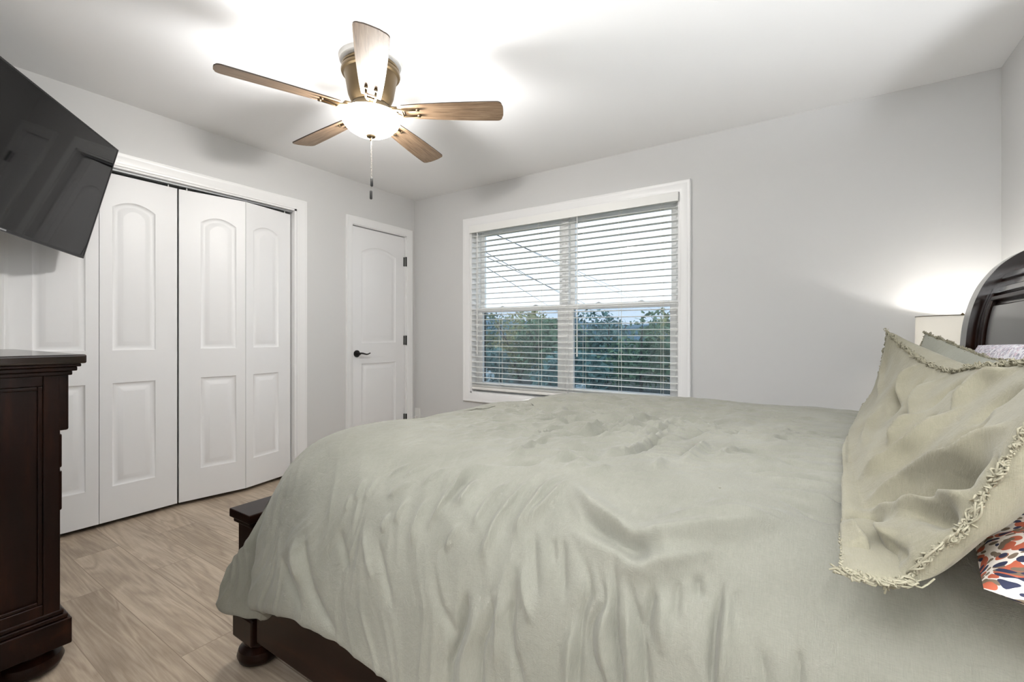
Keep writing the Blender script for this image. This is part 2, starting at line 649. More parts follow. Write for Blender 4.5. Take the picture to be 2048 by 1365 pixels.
obj('rail', MB().box(XL - 0.066, XL - 0.026, CY0 + 0.017, CY1 - 0.017, CZ - 0.024, CZ - 0.0125), M_steel, tk, bevel=0.002)


# ------------------------------------------------------------------ moulded two-panel door leaves
def panel_outline(y0, y1, z0, z1, rise, d, n=14):
    """counter-clockwise outline, inset by d"""
    a0, a1, b0, b1 = y0 + d, y1 - d, z0 + d, z1 - d
    pts = [(a0, b0), (a1, b0)]
    for i in range(n + 1):
        t = i / n
        y = a1 + (a0 - a1) * t
        pts.append((y, b1 + rise * (1 - (2 * t - 1) ** 2) if rise else b1))
    return pts


MOULD = [(0.0, 0.0), (0.004, -0.0045), (0.010, -0.0075), (0.018, -0.0085), (0.024, -0.0085), (0.030, -0.0065), (0.050, -0.0012), (0.053, -0.001)]


def leaf_mb(wd, h, up, lo, rise, th=0.034):
    """local: y across 0..wd, z up 0..h, front face at x=0 facing +x. up/lo = (y0,y1,z0,z1)"""
    m = MB()
    n = 14
    y0, y1 = up[0], up[1]

    def face(pts):
        m.add([(0, a, b) for a, b in pts], [tuple(range(len(pts)))])
    face([(0, 0), (y0, 0), (y0, h), (0, h)])
    face([(y1, 0), (wd, 0), (wd, h), (y1, h)])
    face([(y0, 0), (y1, 0), (y1, lo[2]), (y0, lo[2])])
    face([(y0, lo[3]), (y1, lo[3]), (y1, up[2]), (y0, up[2])])
    top = panel_outline(*up, rise, 0, n)[2:]
    for i in range(n):
        (a, b), (c, d) = top[i], top[i + 1]
        face([(c, d), (a, b), (a, h), (c, h)])
    for pan, rs in ((up, rise), (lo, 0)):
        ls = []
        for o, dep in MOULD:
            ls.append([(dep, a, b) for a, b in panel_outline(*pan, rs, o, n)])
        m.loops(ls, cap_last=True)
    # edges and back
    m.add([(0, 0, 0), (0, wd, 0), (0, wd, h), (0, 0, h), (-th, 0, 0), (-th, wd, 0), (-th, wd, h), (-th, 0, h)],
          [(4, 7, 6, 5), (0, 1, 5, 4), (1, 2, 6, 5), (2, 3, 7, 6), (3, 0, 4, 7)])
    return m


def place_leaf(m, p0, p1, z):
    """hang local leaf so that its y axis runs from p0 to p1 (plan points)"""
    d = Vector((p1[0] - p0[0], p1[1] - p0[1], 0)).normalized()
    nrm = Vector((d.y, -d.x, 0))
    Mx = Matrix(((nrm.x, d.x, 0, p0[0]), (nrm.y, d.y, 0, p0[1]), (0, 0, 1, z), (0, 0, 0, 1)))
    return m.xf(Mx)


LW, LH, LZ = 0.376, 2.010, 0.026
UP, LO = (0.078, 0.282, 0.985, 1.820), (0.078, 0.282, 0.198, 0.795)
XR = XL - 0.045                                        # face of a closed bifold leaf
MID = 1.249


def bifold(name, pts, label, knob_leaf):
    o = thing(name, (pts[0][0], pts[0][1], 0), label, 'bifold door', None, 'structure')
    for i in range(2):
        a, b = pts[i], pts[i + 1]
        wd = math.dist(a, b) - 0.003
        p0 = wd - 0.057 - 0.208 if i == 0 else 0.057      # the stile is narrow on the hinge side
        mb = place_leaf(leaf_mb(wd, LH, (p0, p0 + 0.208, UP[2], UP[3]), (p0, p0 + 0.208, LO[2], LO[3]), 0.040), a, b, LZ)
        lf = obj('leaf', mb, M_door, o, smooth=True, recalc=False)
        for t in ((0.12,) if i == 0 else (0.88,)):
            px, py = a[0] + (b[0] - a[0]) * t, a[1] + (b[1] - a[1]) * t
            obj('pivot_pin', MB().lathe((px - 0.015, py, LZ + LH), [(0.004, -0.002), (0.004, 0.018)], 10), M_plastic, lf)
    return o


bifold('door_1', [(XR, CY0 + 0.02), (XR + 0.004, 0.864), (XR, MID - 0.002)], 'pair of flat-closed white bifold closet leaves nearest the dark chest', 0)
bifold('door_2', [(XR, MID + 0.005), (XR + 0.066, 1.634), (XR, CY1 - 0.022)], 'slightly folded pair of white bifold closet leaves nearest the narrow door', 1)

o = thing('door_3', (XL - 0.02, SY0, 0), 'narrow white closed door with black lever by the window corner', 'door', None, 'structure')
dm = place_leaf(leaf_mb(SY1 - SY0 - 0.018, 2.045, (0.105, 0.505, 1.015, 1.835), (0.105, 0.505, 0.19, 0.83), 0.055), (XL - 0.02, SY0 + 0.009), (XL - 0.02, SY1 - 0.009), 0.014)
obj('leaf', dm, M_door, o, smooth=True, recalc=False)
for z in (1.822, 1.05, 0.282):
    hb = MB().lathe((XL + 0.002, SY1 - 0.006, z), [(0.0085, -0.046), (0.0085, 0.046)], 12)
    hb.box(XL - 0.021, XL - 0.0165, SY1 - 0.02, SY1 - 0.006, z - 0.045, z + 0.045)
    obj('hinge', hb, M_black, o, smooth=True, label='black butt hinge')
hn = MB()
hy, hz, hx = SY0 + 0.062, 0.936, XL - 0.02
for r, d0, d1 in ((0.031, 0, 0.008), (0.026, 0.008, 0.013), (0.012, 0.013, 0.046)):
    b = MB().lathe((0, 0, 0), [(r, d0), (r, d1)], 24)
    b.xf(Matrix(((0, 0, 1, hx), (0, 1, 0, hy), (-1, 0, 0, hz), (0, 0, 0, 1))))
    hn.v, hn.f, hn.mi = hn.v + b.v, hn.f + [tuple(i + len(hn.v) for i in f) for f in b.f], hn.mi + b.mi
lev = []
for i in range(13):
    t = i / 12
    lev.append((hx + 0.044 + 0.004 * math.sin(t * 3), hy - 0.006 + 0.118 * t, hz + 0.005 * math.sin(t * 2 * math.pi + 0.3) * (1 - 0.1 * t) - 0.004 * t + 0.006 * t ** 4))
hn.tube(lev, [0.0085 - 0.004 * abs(i / 12 - 0.1) for i in range(13)], 10)
obj('door_handle', hn, M_black, o, smooth=True, label='black wave lever handle')
obj('latch_plate', MB().box(XL - 0.0215, XL - 0.017, SY0 + 0.0055, SY0 + 0.010, 0.905, 0.962), M_black, o)

# ------------------------------------------------------------------ window
wn = thing('window_1', ((WX0 + WX1) / 2, YW, WZ0), 'white twin double-hung window in the grey wall', 'window', None, 'structure')
ls = []
for of, d in CAS:
    q = of * 0.98
    ls.append([(WX0 - q, YW - d, WZ0 - q), (WX1 + q, YW - d, WZ0 - q), (WX1 + q, YW - d, WZ1 + q), (WX0 - q, YW - d, WZ1 + q)])
obj('casing', MB().loops(ls), M_trim, wn, smooth=True)
YF = YW + 0.085
XM = (-1.767, -1.608)


def ring(mb, x0, x1, z0, z1, wl, wr, wb, wt, y0, y1):
    mb.box(x0, x0 + wl, y0, y1, z0, z1).box(x1 - wr, x1, y0, y1, z0, z1)
    mb.box(x0 + wl, x1 - wr, y0, y1, z0, z0 + wb).box(x0 + wl, x1 - wr, y0, y1, z1 - wt, z1)
    return mb


jm = MB().box(WX0 - 0.001, WX0 + 0.012, YW, YW + T, WZ0, WZ1).box(WX1 - 0.012, WX1 + 0.001, YW, YW + T, WZ0, WZ1)
jm.box(WX0, WX1, YW, YW + T, WZ1 - 0.012, WZ1 + 0.001).box(WX0, WX1, YW, YW + T, WZ0 - 0.001, WZ0 + 0.014)
obj('jamb_lining', jm, M_trim, wn)
fr = MB()
ring(fr, WX0 + 0.012, -1.690, WZ0 + 0.014, WZ1 - 0.012, 0.03, 0.03, 0.035, 0.03, YW + 0.07, YW + T)
ring(fr, -1.690, WX1 - 0.012, WZ0 + 0.014, WZ1 - 0.012, 0.03, 0.03, 0.035, 0.03, YW + 0.07, YW + T)
obj('frame', fr, M_vinyl, wn, bevel=0.003)
for (a, b) in ((WX0 + 0.042, -1.720), (-1.660, WX1 - 0.042)):
    lw = obj('lower_sash', ring(MB(), a, b, WZ0 + 0.049, 1.352, 0.042, 0.042, 0.05, 0.045, YW + 0.072, YW + 0.102), M_vinyl, wn, bevel=0.003)
    obj('pane', MB().box(a + 0.04, b - 0.04, YW + 0.085, YW + 0.089, WZ0 + 0.095, 1.31), M_glass, lw)
    us = obj('upper_sash', ring(MB(), a, b, 1.325, WZ1 - 0.042, 0.042, 0.042, 0.03, 0.036, YW + 0.104, YW + 0.132), M_vinyl, wn, bevel=0.003)
    obj('pane', MB().box(a + 0.04, b - 0.04, YW + 0.116, YW + 0.120, 1.35, WZ1 - 0.076), M_glass, us)
    for q in (0.3, 0.7):
        cx = a + (b - a) * q
        obj('sash_lock', MB().box(cx - 0.022, cx + 0.022, YW + 0.076, YW + 0.096, 1.352, 1.357).box(cx - 0.008, cx + 0.014, YW + 0.072, YW + 0.084, 1.357, 1.361), M_vinyl, lw, bevel=0.002)
    sc = obj('insect_screen', MB().box(a + 0.02, b - 0.02, YW + 0.1365, YW + 0.1375, WZ0 + 0.06, 1.335), M_screenmesh, wn, label='fine grey insect screen')
    obj('screen_frame', ring(MB(), a + 0.012, b - 0.012, WZ0 + 0.052, 1.345, 0.016, 0.016, 0.016, 0.016, YW + 0.1335, YW + 0.1395), M_tvbody, sc)

# ------------------------------------------------------------------ blinds
YBL = YW + 0.026


def blind(x0, x1, label, wand_x, cords):
    o = thing('window_blind', ((x0 + x1) / 2, YBL, WZ1 - 0.02), label, 'blind', 'horizontal blinds in the window')
    obj('head_rail', MB().box(x0, x1, YBL - 0.024, YBL + 0.028, WZ1 - 0.052, WZ1 - 0.012), M_vinyl, o, bevel=0.002)
    sl = MB()
    rng = random.Random(int(x0 * 100))
    n, zt, zb = 29, 1.998, 0.668
    for i in range(n):
        z = zt + (zb - zt) * i / (n - 1) + rng.uniform(-0.0015, 0.0015)
        dt = rng.uniform(-0.002, 0.002)
        sect = [(-0.025, -0.0012), (-0.012, 0.0008), (0, 0.0014), (0.012, 0.0008), (0.025, -0.0012)]
        vs = []
        for x, dz in ((x0, dt), (x1, -dt)):
            for a, b in sect:
                vs.append((x, YBL + a, z + dz + b + 0.0012 - a * 0.025))
            for a, b in reversed(sect):
                vs.append((x, YBL + a, z + dz + b - 0.0012 - a * 0.025))
        k = len(sect) * 2
        sl.add(vs, [(q, (q + 1) % k, k + (q + 1) % k, k + q) for q in range(k)] + [tuple(range(k - 1, -1, -1)), tuple(range(k, 2 * k))])
    obj('slats', sl, M_slat, o)
    obj('bottom_rail', MB().box(x0, x1, YBL - 0.026, YBL + 0.026, 0.606, 0.630), M_slat, o, bevel=0.004, seg=3)
    ex = MB()
    for k in range(3):
        z = 0.634 + k * 0.0045
        ex.box(x0, x1, YBL - 0.025, YBL + 0.025, z, z + 0.0026)
    obj('stacked_slats', ex, M_slat, o)
    cd = MB()
    for cx in cords:
        for dy in (-0.026, 0.026):
            cd.tube([(cx, YBL + dy, WZ1 - 0.05), (cx, YBL + dy, 0.63)], 0.0009, 5)
        cd.tube([(cx + 0.012, YBL, WZ1 - 0.05), (cx + 0.012, YBL, 0.63)], 0.0008, 5)
    obj('ladder_cords', cd, M_cord, o)
    wd = MB().tube([(wand_x, YBL - 0.038, WZ1 - 0.06), (wand_x, YBL - 0.040, 1.0)], 0.0042, 8)
    wd.tube([(wand_x, YBL - 0.040, 1.0), (wand_x, YBL - 0.040, 0.93)], 0.006, 8)
    obj('tilt_wand', wd, M_plastic, o)
    return o


blind(WX0 + 0.014, -1.636, 'white horizontal slat blind over the window half nearest the narrow door', -2.535, (-2.30, -1.90))
blind(-1.628, WX1 - 0.014, 'white horizontal slat blind over the window half nearest the bed head', -1.545, (-1.50, -1.21, -0.90))
va = MB().box(WX0 + 0.004, WX1 - 0.004, YW - 0.03, YW - 0.022, WZ1 - 0.064, WZ1 + 0.0)
va.box(WX0 + 0.004, WX0 + 0.010, YW - 0.022, YW + 0.001, WZ1 - 0.064, WZ1).box(WX1 - 0.010, WX1 - 0.004, YW - 0.022, YW + 0.001, WZ1 - 0.064, WZ1)
setp(obj('blind_valance', va, M_slat, bevel=0.002, at=((WX0 + WX1) / 2, YW, WZ1)), 'white valance board across the top of both window blinds', 'valance')

# wall outlet, adapter and its cord
ou = thing('wall_outlet', (-3.294, YW, 0.315), 'white wall outlet in the corner beside the narrow door', 'outlet')
obj('cover_plate', MB().box(-3.329, -3.259, YW - 0.006, YW, 0.258, 0.373), M_plastic, ou, bevel=0.003)
obj('socket', MB().box(-3.309, -3.279, YW - 0.008, YW - 0.005, 0.322, 0.352), M_plastic, ou, bevel=0.002)
obj('socket', MB().box(-3.309, -3.279, YW - 0.008, YW - 0.005, 0.270, 0.300), M_plastic, ou, bevel=0.002)
pg = thing('plug', (-3.294, YW - 0.02, 0.285), 'white plug with a looping cord in the corner outlet', 'plug')
obj('plug_body', MB().box(-3.306, -3.282, YW - 0.036, YW - 0.0082, 0.272, 0.298), M_plastic, pg, bevel=0.004)
cp = []
for i in range(16):
    t = i / 15
    cp.append((-3.296 - 0.024 * math.sin(t * math.pi * 0.5), YW - 0.036 - 0.045 * math.sin(t * 2.2), 0.286 + 0.018 * math.sin(t * 3.0) - 0.28 * t ** 2))
obj('cord', MB().tube(cp, 0.003, 8), M_plastic, pg, smooth=True)

# ------------------------------------------------------------------ ceiling fan
FX, FY, FZ = -1.815, 1.486, 2.200
fan = thing('ceiling_fan', (FX, FY, HC), 'five-blade ceiling fan with lit frosted bowl and oak blades', 'ceiling fan')
c = (FX, FY, 0)
obj('ceiling_plate', MB().lathe(c, [(0.128, 2.418), (0.146, 2.430), (0.150, 2.4495)], 48), M_vinyl, fan, smooth=True)
obj('motor_housing', MB().lathe(c, [(0.088, 2.232), (0.098, 2.250), (0.108, 2.275), (0.122, 2.355), (0.127, 2.372), (0.138, 2.376), (0.141, 2.385), (0.138, 2.394), (0.133, 2.397), (0.137, 2.403), (0.137, 2.410), (0.130, 2.420)], 48), M_brass, fan, smooth=True)
obj('rotor_ring', MB().lathe(c, [(0.070, 2.196), (0.092, 2.200), (0.095, 2.214), (0.086, 2.231)], 48), M_brass2, fan, smooth=True)
obj('light_fitter', MB().lathe(c, [(0.05, 2.164), (0.075, 2.168), (0.088, 2.178), (0.078, 2.190), (0.060, 2.196)], 40), M_brass, fan, smooth=True)
bp = [(0.012, 2.083), (0.045, 2.085), (0.080, 2.096), (0.108, 2.113), (0.128, 2.134), (0.139, 2.155), (0.143, 2.170), (0.141, 2.177)]
bw = MB()
n = 48
vs = [(FX + r * math.cos(2 * math.pi * i / n), FY + r * math.sin(2 * math.pi * i / n), z) for r, z in bp for i in range(n)]
bw.add(vs, [(k * n + i, k * n + (i + 1) % n, (k + 1) * n + (i + 1) % n, (k + 1) * n + i) for k in range(len(bp) - 1) for i in range(n)])
obj('glass_bowl', bw, M_bowl, fan, smooth='all')
obj('finial', MB().lathe(c, [(0.006, 2.058), (0.007, 2.068), (0.021, 2.074), (0.024, 2.080), (0.020, 2.087)], 24), M_brass, fan, smooth=True)


def lathe_out(r):
    return r


def blade_half(s):
    """half width of the blade at radius s"""
    t = (s - 0.155) / (0.645 - 0.155)
    return 0.043 + 0.024 * math.sin(min(t, 1) * math.pi * 0.5) ** 0.8


for k in range(5):
    a = math.radians(-111.2 + 72 * k)
    br = bpy.data.objects.new('blade', bpy.data.meshes.new('blade'))
    m = MB()
    prof = []
    ns = 22
    R0, R1, cr_ = 0.155, 0.645, 0.024
    rim = []
    for i in range(ns + 1):
        s = R0 + (R1 - cr_ - R0) * i / ns
        rim.append((s, -blade_half(s)))
    hw = blade_half(R1)
    for i in range(1, 7):
        q = math.pi / 2 * i / 6
        rim.append((R1 - cr_ + cr_ * math.sin(q), -(hw - cr_ + cr_ * math.cos(q))))
    for i in range(1, 6):
        y = -(hw - cr_) + 2 * (hw - cr_) * i / 6
        rim.append((R1 + 0.006 * (1 - (y / hw) ** 2), y))
    full = rim + [(x, -y) for x, y in reversed(rim[:ns + 7])]
    th = 0.0055
    nn = len(full)
    m.add([(x, y, -th / 2) for x, y in full] + [(x, y, th / 2) for x, y in full], [tuple(range(nn - 1, -1, -1)), tuple(range(nn, 2 * nn))], 0)
    m.add([(x, y, -th / 2) for x, y in full] + [(x, y, th / 2) for x, y in full], [(i, (i + 1) % nn, nn + (i + 1) % nn, nn + i) for i in range(nn)], 1)
    me = bpy.data.meshes.new('blade')
    me.from_pydata(m.v, [], m.f)
    me.materials.append(M_blade)
    me.materials.append(M_edge)
    me.polygons.foreach_set('material_index', m.mi)
    b = bpy.data.objects.new('blade', me)
    COL.objects.link(b)
    b.parent = fan
    b.location = (0, 0, FZ - HC)
    b.rotation_euler = (math.radians(-12), 0, a)
    # fork-shaped blade iron below the blade
    ir = MB()
    for sg in (-1, 1):
        ir.tube([(0.085, sg * 0.010, 0.012), (0.125, sg * 0.016, -0.003), (0.155, sg * 0.022, -0.010), (0.235, sg * 0.021, -0.0075)], [0.007, 0.007, 0.0055, 0.005], 8)
        ir.lathe((0.235, sg * 0.021, 0), [(0.0085, -0.012), (0.0085, -0.003)], 12)
    ir.tube([(0.158, -0.022, -0.010), (0.158, 0.022, -0.010)], 0.005, 8)
    ir.box(0.075, 0.130, -0.02, 0.02, 0.004, 0.014)
    me2 = bpy.data.meshes.new('blade_iron')
    me2.from_pydata(ir.v, [], ir.f)
    me2.materials.append(M_brass)
    me2.polygons.foreach_set('use_smooth', [True] * len(me2.polygons))
    i2 = bpy.data.objects.new('blade_iron', me2)
    COL.objects.link(i2)
    i2.parent = b
for dx, dy, zt, zb in ((0.0, 0.0, 2.06, 1.812), (0.010, -0.004, 2.075, 1.872)):
    ch = MB()
    nz = int((zt - zb) / 0.0052)
    for q in range(nz):
        z = zt - (zt - zb) * q / nz
        ch.lathe((FX + dx, FY + dy, z), [(0.0007, -0.0022), (0.0017, -0.0012), (0.0017, 0.0008), (0.0007, 0.0018)], 6)
    co = obj('pull_chain', ch, M_chain, fan, smooth=True)
    obj('chain_fob', MB().lathe((FX + dx, FY + dy, zb), [(0.005, -0.042), (0.0065, -0.039), (0.0065, -0.004), (0.004, 0.0)], 14), M_dark, co, smooth=True)
point('fan_bulb', (FX, FY, 2.135), FAN_W, (0.99, 0.99, 1.0), 0.035, fan)

# ------------------------------------------------------------------ chest of drawers
X1, X0 = -2.060, -3.040
ch = thing('chest_of_drawers', ((X0 + X1) / 2, 0.2, 0), 'tall dark cherry chest of drawers with bun feet under the television', 'chest of drawers')
YK = -0.075
obj('carcass', MB().box(X0, X1 - 0.012, YK, 0.412, 0.170, 0.985), M_wood, ch, bevel=0.002)
top = MB().box(X0 - 0.03, X1 + 0.034, YK - 0.005, 0.486, 1.006, 1.036)
obj('top', top, M_woodtop, ch, bevel=0.006, seg=3)
mo = MB()
for (e, z0, z1) in ((0.026, 0.996, 1.006), (0.018, 0.982, 0.996), (0.008, 0.968, 0.982)):
    mo.box(X0 - e, X1 + e, YK, 0.448 + e, z0, z1)
obj('cornice_moulding', mo, M_woodx, ch, bevel=0.003)
den = MB()
for k in range(7):
    den.box(X1 + 0.008, X1 + 0.024, 0.452 - k * 0.022, 0.464 - k * 0.022, 0.972, 0.984)
for sx, nm in ((X1, 1), (X0, -1)):
    sd = MB()
    a, b = (sx - 0.012, sx) if nm > 0 else (sx, sx + 0.012)
    sd.box(a, b, 0.388, 0.428, 0.170, 0.985).box(a, b, YK, YK + 0.05, 0.170, 0.985)
    sd.box(a, b, YK + 0.05, 0.388, 0.935, 0.985).box(a, b, YK + 0.05, 0.388, 0.170, 0.235)
    fr_ = obj('side_frame', sd, M_wood, ch, bevel=0.003)
    bd = MB()
    c0, c1 = (sx - 0.010, sx - 0.002) if nm > 0 else (sx + 0.002, sx + 0.010)
    ring2 = [((YK + 0.05, 0.235, 0.388, 0.935), 0)]
    for (y0, y1, z0, z1) in ((YK + 0.05, YK + 0.062, 0.235, 0.935), (0.376, 0.388, 0.235, 0.935), (YK + 0.062, 0.376, 0.235, 0.247), (YK + 0.062, 0.376, 0.923, 0.935)):
        bd.box(c0, c1, y0, y1, z0, z1)
    obj('panel_bead', bd, M_wood, fr_, bevel=0.003)
rows = [(0.786, 0.978, 0.449), (0.664, 0.776, 0.433), (0.524, 0.656, 0.433), (0.374, 0.508, 0.428), (0.226, 0.366, 0.428)]
for z0, z1, yf in rows:
    cols = ((X0 + 0.004, (X0 + X1) / 2 - 0.004), ((X0 + X1) / 2 + 0.004, X1 - 0.0005)) if z0 > 0.7 else ((X0 + 0.004, X1 - 0.0005),)
    for (xa, xb) in cols:
        dr = obj('drawer', MB().box(xa, xb, 0.4125, yf, z0, z1), M_woodx, ch, bevel=0.006, seg=3)
        for q in ((0.5,) if z0 > 0.7 else (0.22, 0.78)):
            kx = xa + (xb - xa) * q
            kb = MB().lathe((0, 0, 0), [(0.006, 0), (0.006, 0.010), (0.015, 0.016), (0.014, 0.024), (0.006, 0.027)], 16)
            kb.xf(Matrix(((1, 0, 0, kx), (0, 0, 1, yf), (0, 1, 0, (z0 + z1) / 2), (0, 0, 0, 1))))
            obj('knob', kb, M_brass2, dr, smooth=True)
bs = MB().box(X0 - 0.012, X1 + 0.014, YK, 0.454, 0.082, 0.168).box(X0 - 0.006, X1 + 0.008, YK, 0.446, 0.168, 0.184).box(X0, X1 + 0.003, YK, 0.437, 0.184, 0.200)
obj('base_moulding', bs, M_woodx, ch, bevel=0.005, seg=3)
BUN = [(0.030, 0.0), (0.052, 0.002), (0.073, 0.014), (0.080, 0.032), (0.074, 0.050), (0.056, 0.060), (0.050, 0.064), (0.058, 0.070), (0.058, 0.077), (0.050, 0.0822)]
for fx in (X1 - 0.068, X0 + 0.068):
    for fy in (0.372, YK + 0.09):
        obj('bun_foot', MB().lathe((fx, fy, 0), BUN, 32), M_wood, ch, smooth=True)

# ------------------------------------------------------------------ television on its wall arm
TR, TL_, BR_ = Vector((-3.164, 0.888, 2.111)), Vector((-2.337, 0.173, 2.172)), Vector((-3.230, 0.759, 1.507))
ux = (TR - TL_).normalized()
uz = (TR - BR_).normalized()
un = ux.cross(uz).normalized()
if un.dot(Vector((0.646, 0.729, -0.226))) < 0:
    un = -un
uz = (uz - ux * uz.dot(ux)).normalized()
TW, TH = 1.094, 0.621
tc_ = TR - ux * TW / 2 - uz * TH / 2
MT = Matrix(((ux.x, un.x, uz.x, tc_.x), (ux.y, un.y, uz.y, tc_.y), (ux.z, un.z, uz.z, tc_.z), (0, 0, 0, 1)))  # local x right, y out of the screen, z up
tv = thing('television', tuple(tc_), 'black flat television tilted down above the dark chest', 'television')
hw, hh = TW / 2, TH / 2
obj('casing', MB().box(-hw, hw, -0.022, -0.003, -hh, hh).box(-hw + 0.12, hw - 0.12, -0.06, -0.022, -hh + 0.02, hh - 0.12).xf(MT), M_tvbody, tv, bevel=0.004)
obj('bezel', MB().box(-hw, hw, -0.003, 0.0012, -hh, -hh + 0.013).box(-hw, hw, -0.003, 0.0012, hh - 0.007, hh).box(-hw, -hw + 0.007, -0.003, 0.0012, -hh + 0.013, hh - 0.007).box(hw - 0.007, hw, -0.003, 0.0012, -hh + 0.013, hh - 0.007).xf(MT), M_tvbody, tv)
obj('screen', MB().box(-hw + 0.007, hw - 0.007, -0.003, 0.0, -hh + 0.013, hh - 0.007).xf(MT), M_screen, tv)
obj('badge', MB().box(-0.03, 0.03, 0.0012, 0.0018, -hh + 0.003, -hh + 0.009).xf(MT), M_steel, tv, label='small pale badge')
mt = thing('television_bracket', (-2.45, YB, 1.75), 'black swivel arm holding the television off the wall', 'mount')
obj('mount_plate', MB().box(-0.12, 0.12, -0.075, -0.061, -0.12, 0.12).xf(MT), M_black, mt)
pb = tc_ - un * 0.075
obj('wall_plate', MB().box(-2.58, -2.50, YB, YB + 0.02, 1.60, 1.90), M_black, mt)
e1 = Vector((-2.54, YB + 0.04, 1.75))
e2 = Vector((-2.84, 0.12, 1.78))
obj('arm', MB().tube([e1, e2], 0.02, 10).tube([e2, pb], 0.02, 10), M_black, mt)

# ------------------------------------------------------------------ bed
bed = thing('bed', (-0.45, 1.57, 0), 'dark cherry sleigh bed with low footboard and curved panelled headboard', 'bed')
BY0, BY1 = 0.770, 2.370
PRO = [(0.462, 0.30), (0.462, 0.80), (0.470, 1.06), (0.484, 1.18), (0.511, 1.27), (0.542, 1.326), (0.573, 1.364), (0.619, 1.398), (0.668, 1.418), (0.712, 1.420), (0.748, 1.402), (0.765, 1.368)]


def cr1(pts, n):
    """Catmull-Rom through 2-D points"""
    p = np.array(pts, float)
    p = np.vstack([2 * p[0] - p[1], p, 2 * p[-1] - p[-2]])
    out = []
    for i in range(1, len(p) - 2):
        for k in range(n):
            t = k / n
            a, b, c_, d = p[i - 1:i + 3]
            out.append(0.5 * (2 * b + (c_ - a) * t + (2 * a - 5 * b + 4 * c_ - d) * t * t + (3 * b - a - 3 * c_ + d) * t ** 3))
    out.append(p[-2])
    return np.array(out)


PC = cr1(PRO, 6)


def offs(pc, d):
    """curve moved d to its right-hand/back side (towards the wall)"""
    t = np.gradient(pc, axis=0)
    t /= np.linalg.norm(t, axis=1)[:, None]
    return pc + np.stack([t[:, 1], -t[:, 0]], 1) * d


def sweep_y(mb, f, b, y0, y1):
    """slab between front curve f and back curve b, from y0 to y1"""
    k = len(f)
    loop = [tuple(p) for p in f] + [tuple(p) for p in b[::-1]]
    n_ = len(loop)
    mb.add([(x, y0, z) for x, z in loop] + [(x, y1, z) for x, z in loop],
           [(i, (i + 1) % n_, n_ + (i + 1) % n_, n_ + i) for i in range(n_)] + [(i, i + 1, 2 * k - 2 - i, 2 * k - 1 - i) for i in range(k - 1)] +
           [(n_ + i, n_ + 2 * k - 1 - i, n_ + 2 * k - 2 - i, n_ + i + 1) for i in range(k - 1)])


def sub(pc, z0, z1):
    i0 = int(np.argmin(np.abs(pc[:40, 1] - z0)))
    i1 = int(np.argmin(np.abs(pc[:44, 1] - z1)))
    return pc[i0:i1 + 1]


HB0, HB1 = 0.730, 2.410
for (a, b) in ((HB0, HB0 + 0.078), (HB1 - 0.078, HB1)):
    pm = MB()
    sweep_y(pm, PC, offs(PC, 0.088), a, b)
    obj('headboard_post', pm, M_woodhb, bed, smooth=True, bevel=0.006)
hb = MB()
sweep_y(hb, offs(PC, 0.040), offs(PC, 0.078), HB0 + 0.078, HB1 - 0.078)
hbo = obj('headboard_panel', hb, M_woodhb, bed, smooth=True)


def strip(z0, z1, d0, d1, y0, y1):
    m_ = MB()
    s_ = sub(PC, z0, z1)
    sweep_y(m_, offs(s_, d0), offs(s_, d1), y0, y1)
    return m_


ya, yb_ = HB0 + 0.079, HB1 - 0.079
for z0, z1 in ((1.315, 1.340), (1.262, 1.282)):
    obj('moulding', strip(z0, z1, 0.030, 0.041, ya, yb_), M_woodhb, hbo, smooth=True, bevel=0.004)
for (a, b) in ((ya, ya + 0.03), (yb_ - 0.03, yb_)):
    obj('inner_stile', strip(0.45, 1.27, 0.030, 0.041, a, b), M_wood, hbo, smooth=True, bevel=0.004)
PN = 3
gap = 0.05
pw = (yb_ - ya - 0.06 - gap * (PN + 1)) / PN
PF = offs(PC, 0.040)
for k in range(PN):
    y0 = ya + 0.03 + gap + k * (pw + gap)
    y1 = y0 + pw
    fm = strip(1.224, 1.246, 0.024, 0.041, y0 - 0.022, y1 + 0.022)
    for (a, b) in ((y0 - 0.022, y0 - 0.002), (y1 + 0.002, y1 + 0.022)):
        t_ = strip(0.46, 1.246, 0.026, 0.041, a, b)
        fm.add(t_.v, t_.f)
    obj('panel_frame', fm, M_wood, hbo, smooth=True, bevel=0.003)
    obj('raised_panel', strip(0.46, 1.215, 0.030, 0.041, y0 + 0.012, y1 - 0.012), M_woodhb, hbo, smooth=True, bevel=0.010)
for y, nm in ((0.785, 0), (2.355, 1)):
    obj('side_rail', MB().box(-1.50, 0.50, y - 0.014, y + 0.014, 0.105, 0.36), M_woodx, bed, bevel=0.004)
FX0, FX1 = -1.632, -1.525
obj('footboard', MB().box(FX0 + 0.012, FX1 - 0.008, 0.83, 2.31, 0.13, 0.485), M_woodh, bed, bevel=0.003)
cap = MB().box(FX0 - 0.014, FX1 + 0.010, 0.755, 2.385, 0.487, 0.516).box(FX0 - 0.004, FX1 + 0.002, 0.764, 2.376, 0.470, 0.487)
obj('footboard_cap', cap, M_woodh, bed, bevel=0.004, seg=3)
for y in (0.82, 2.32):
    sg = -1 if y < 1.5 else 1
    obj('foot_post', MB().box(FX0 + 0.006, FX1 - 0.004, y - 0.045, y + 0.045, 0.165, 0.470), M_wood, bed, bevel=0.004)
    obj('post_plinth', MB().box(FX0 - 0.010, FX1 + 0.008, y - 0.057, y + 0.057, 0.082, 0.170), M_wood, bed, bevel=0.006)
    obj('bun_foot', MB().lathe((-1.572, y - sg * 0.0, 0), [(r * 0.86, z) for r, z in BUN], 32), M_wood, bed, smooth=True)
mx = MB().box(-1.40, 0.52, 0.83, 2.31, 0.40, 0.74)
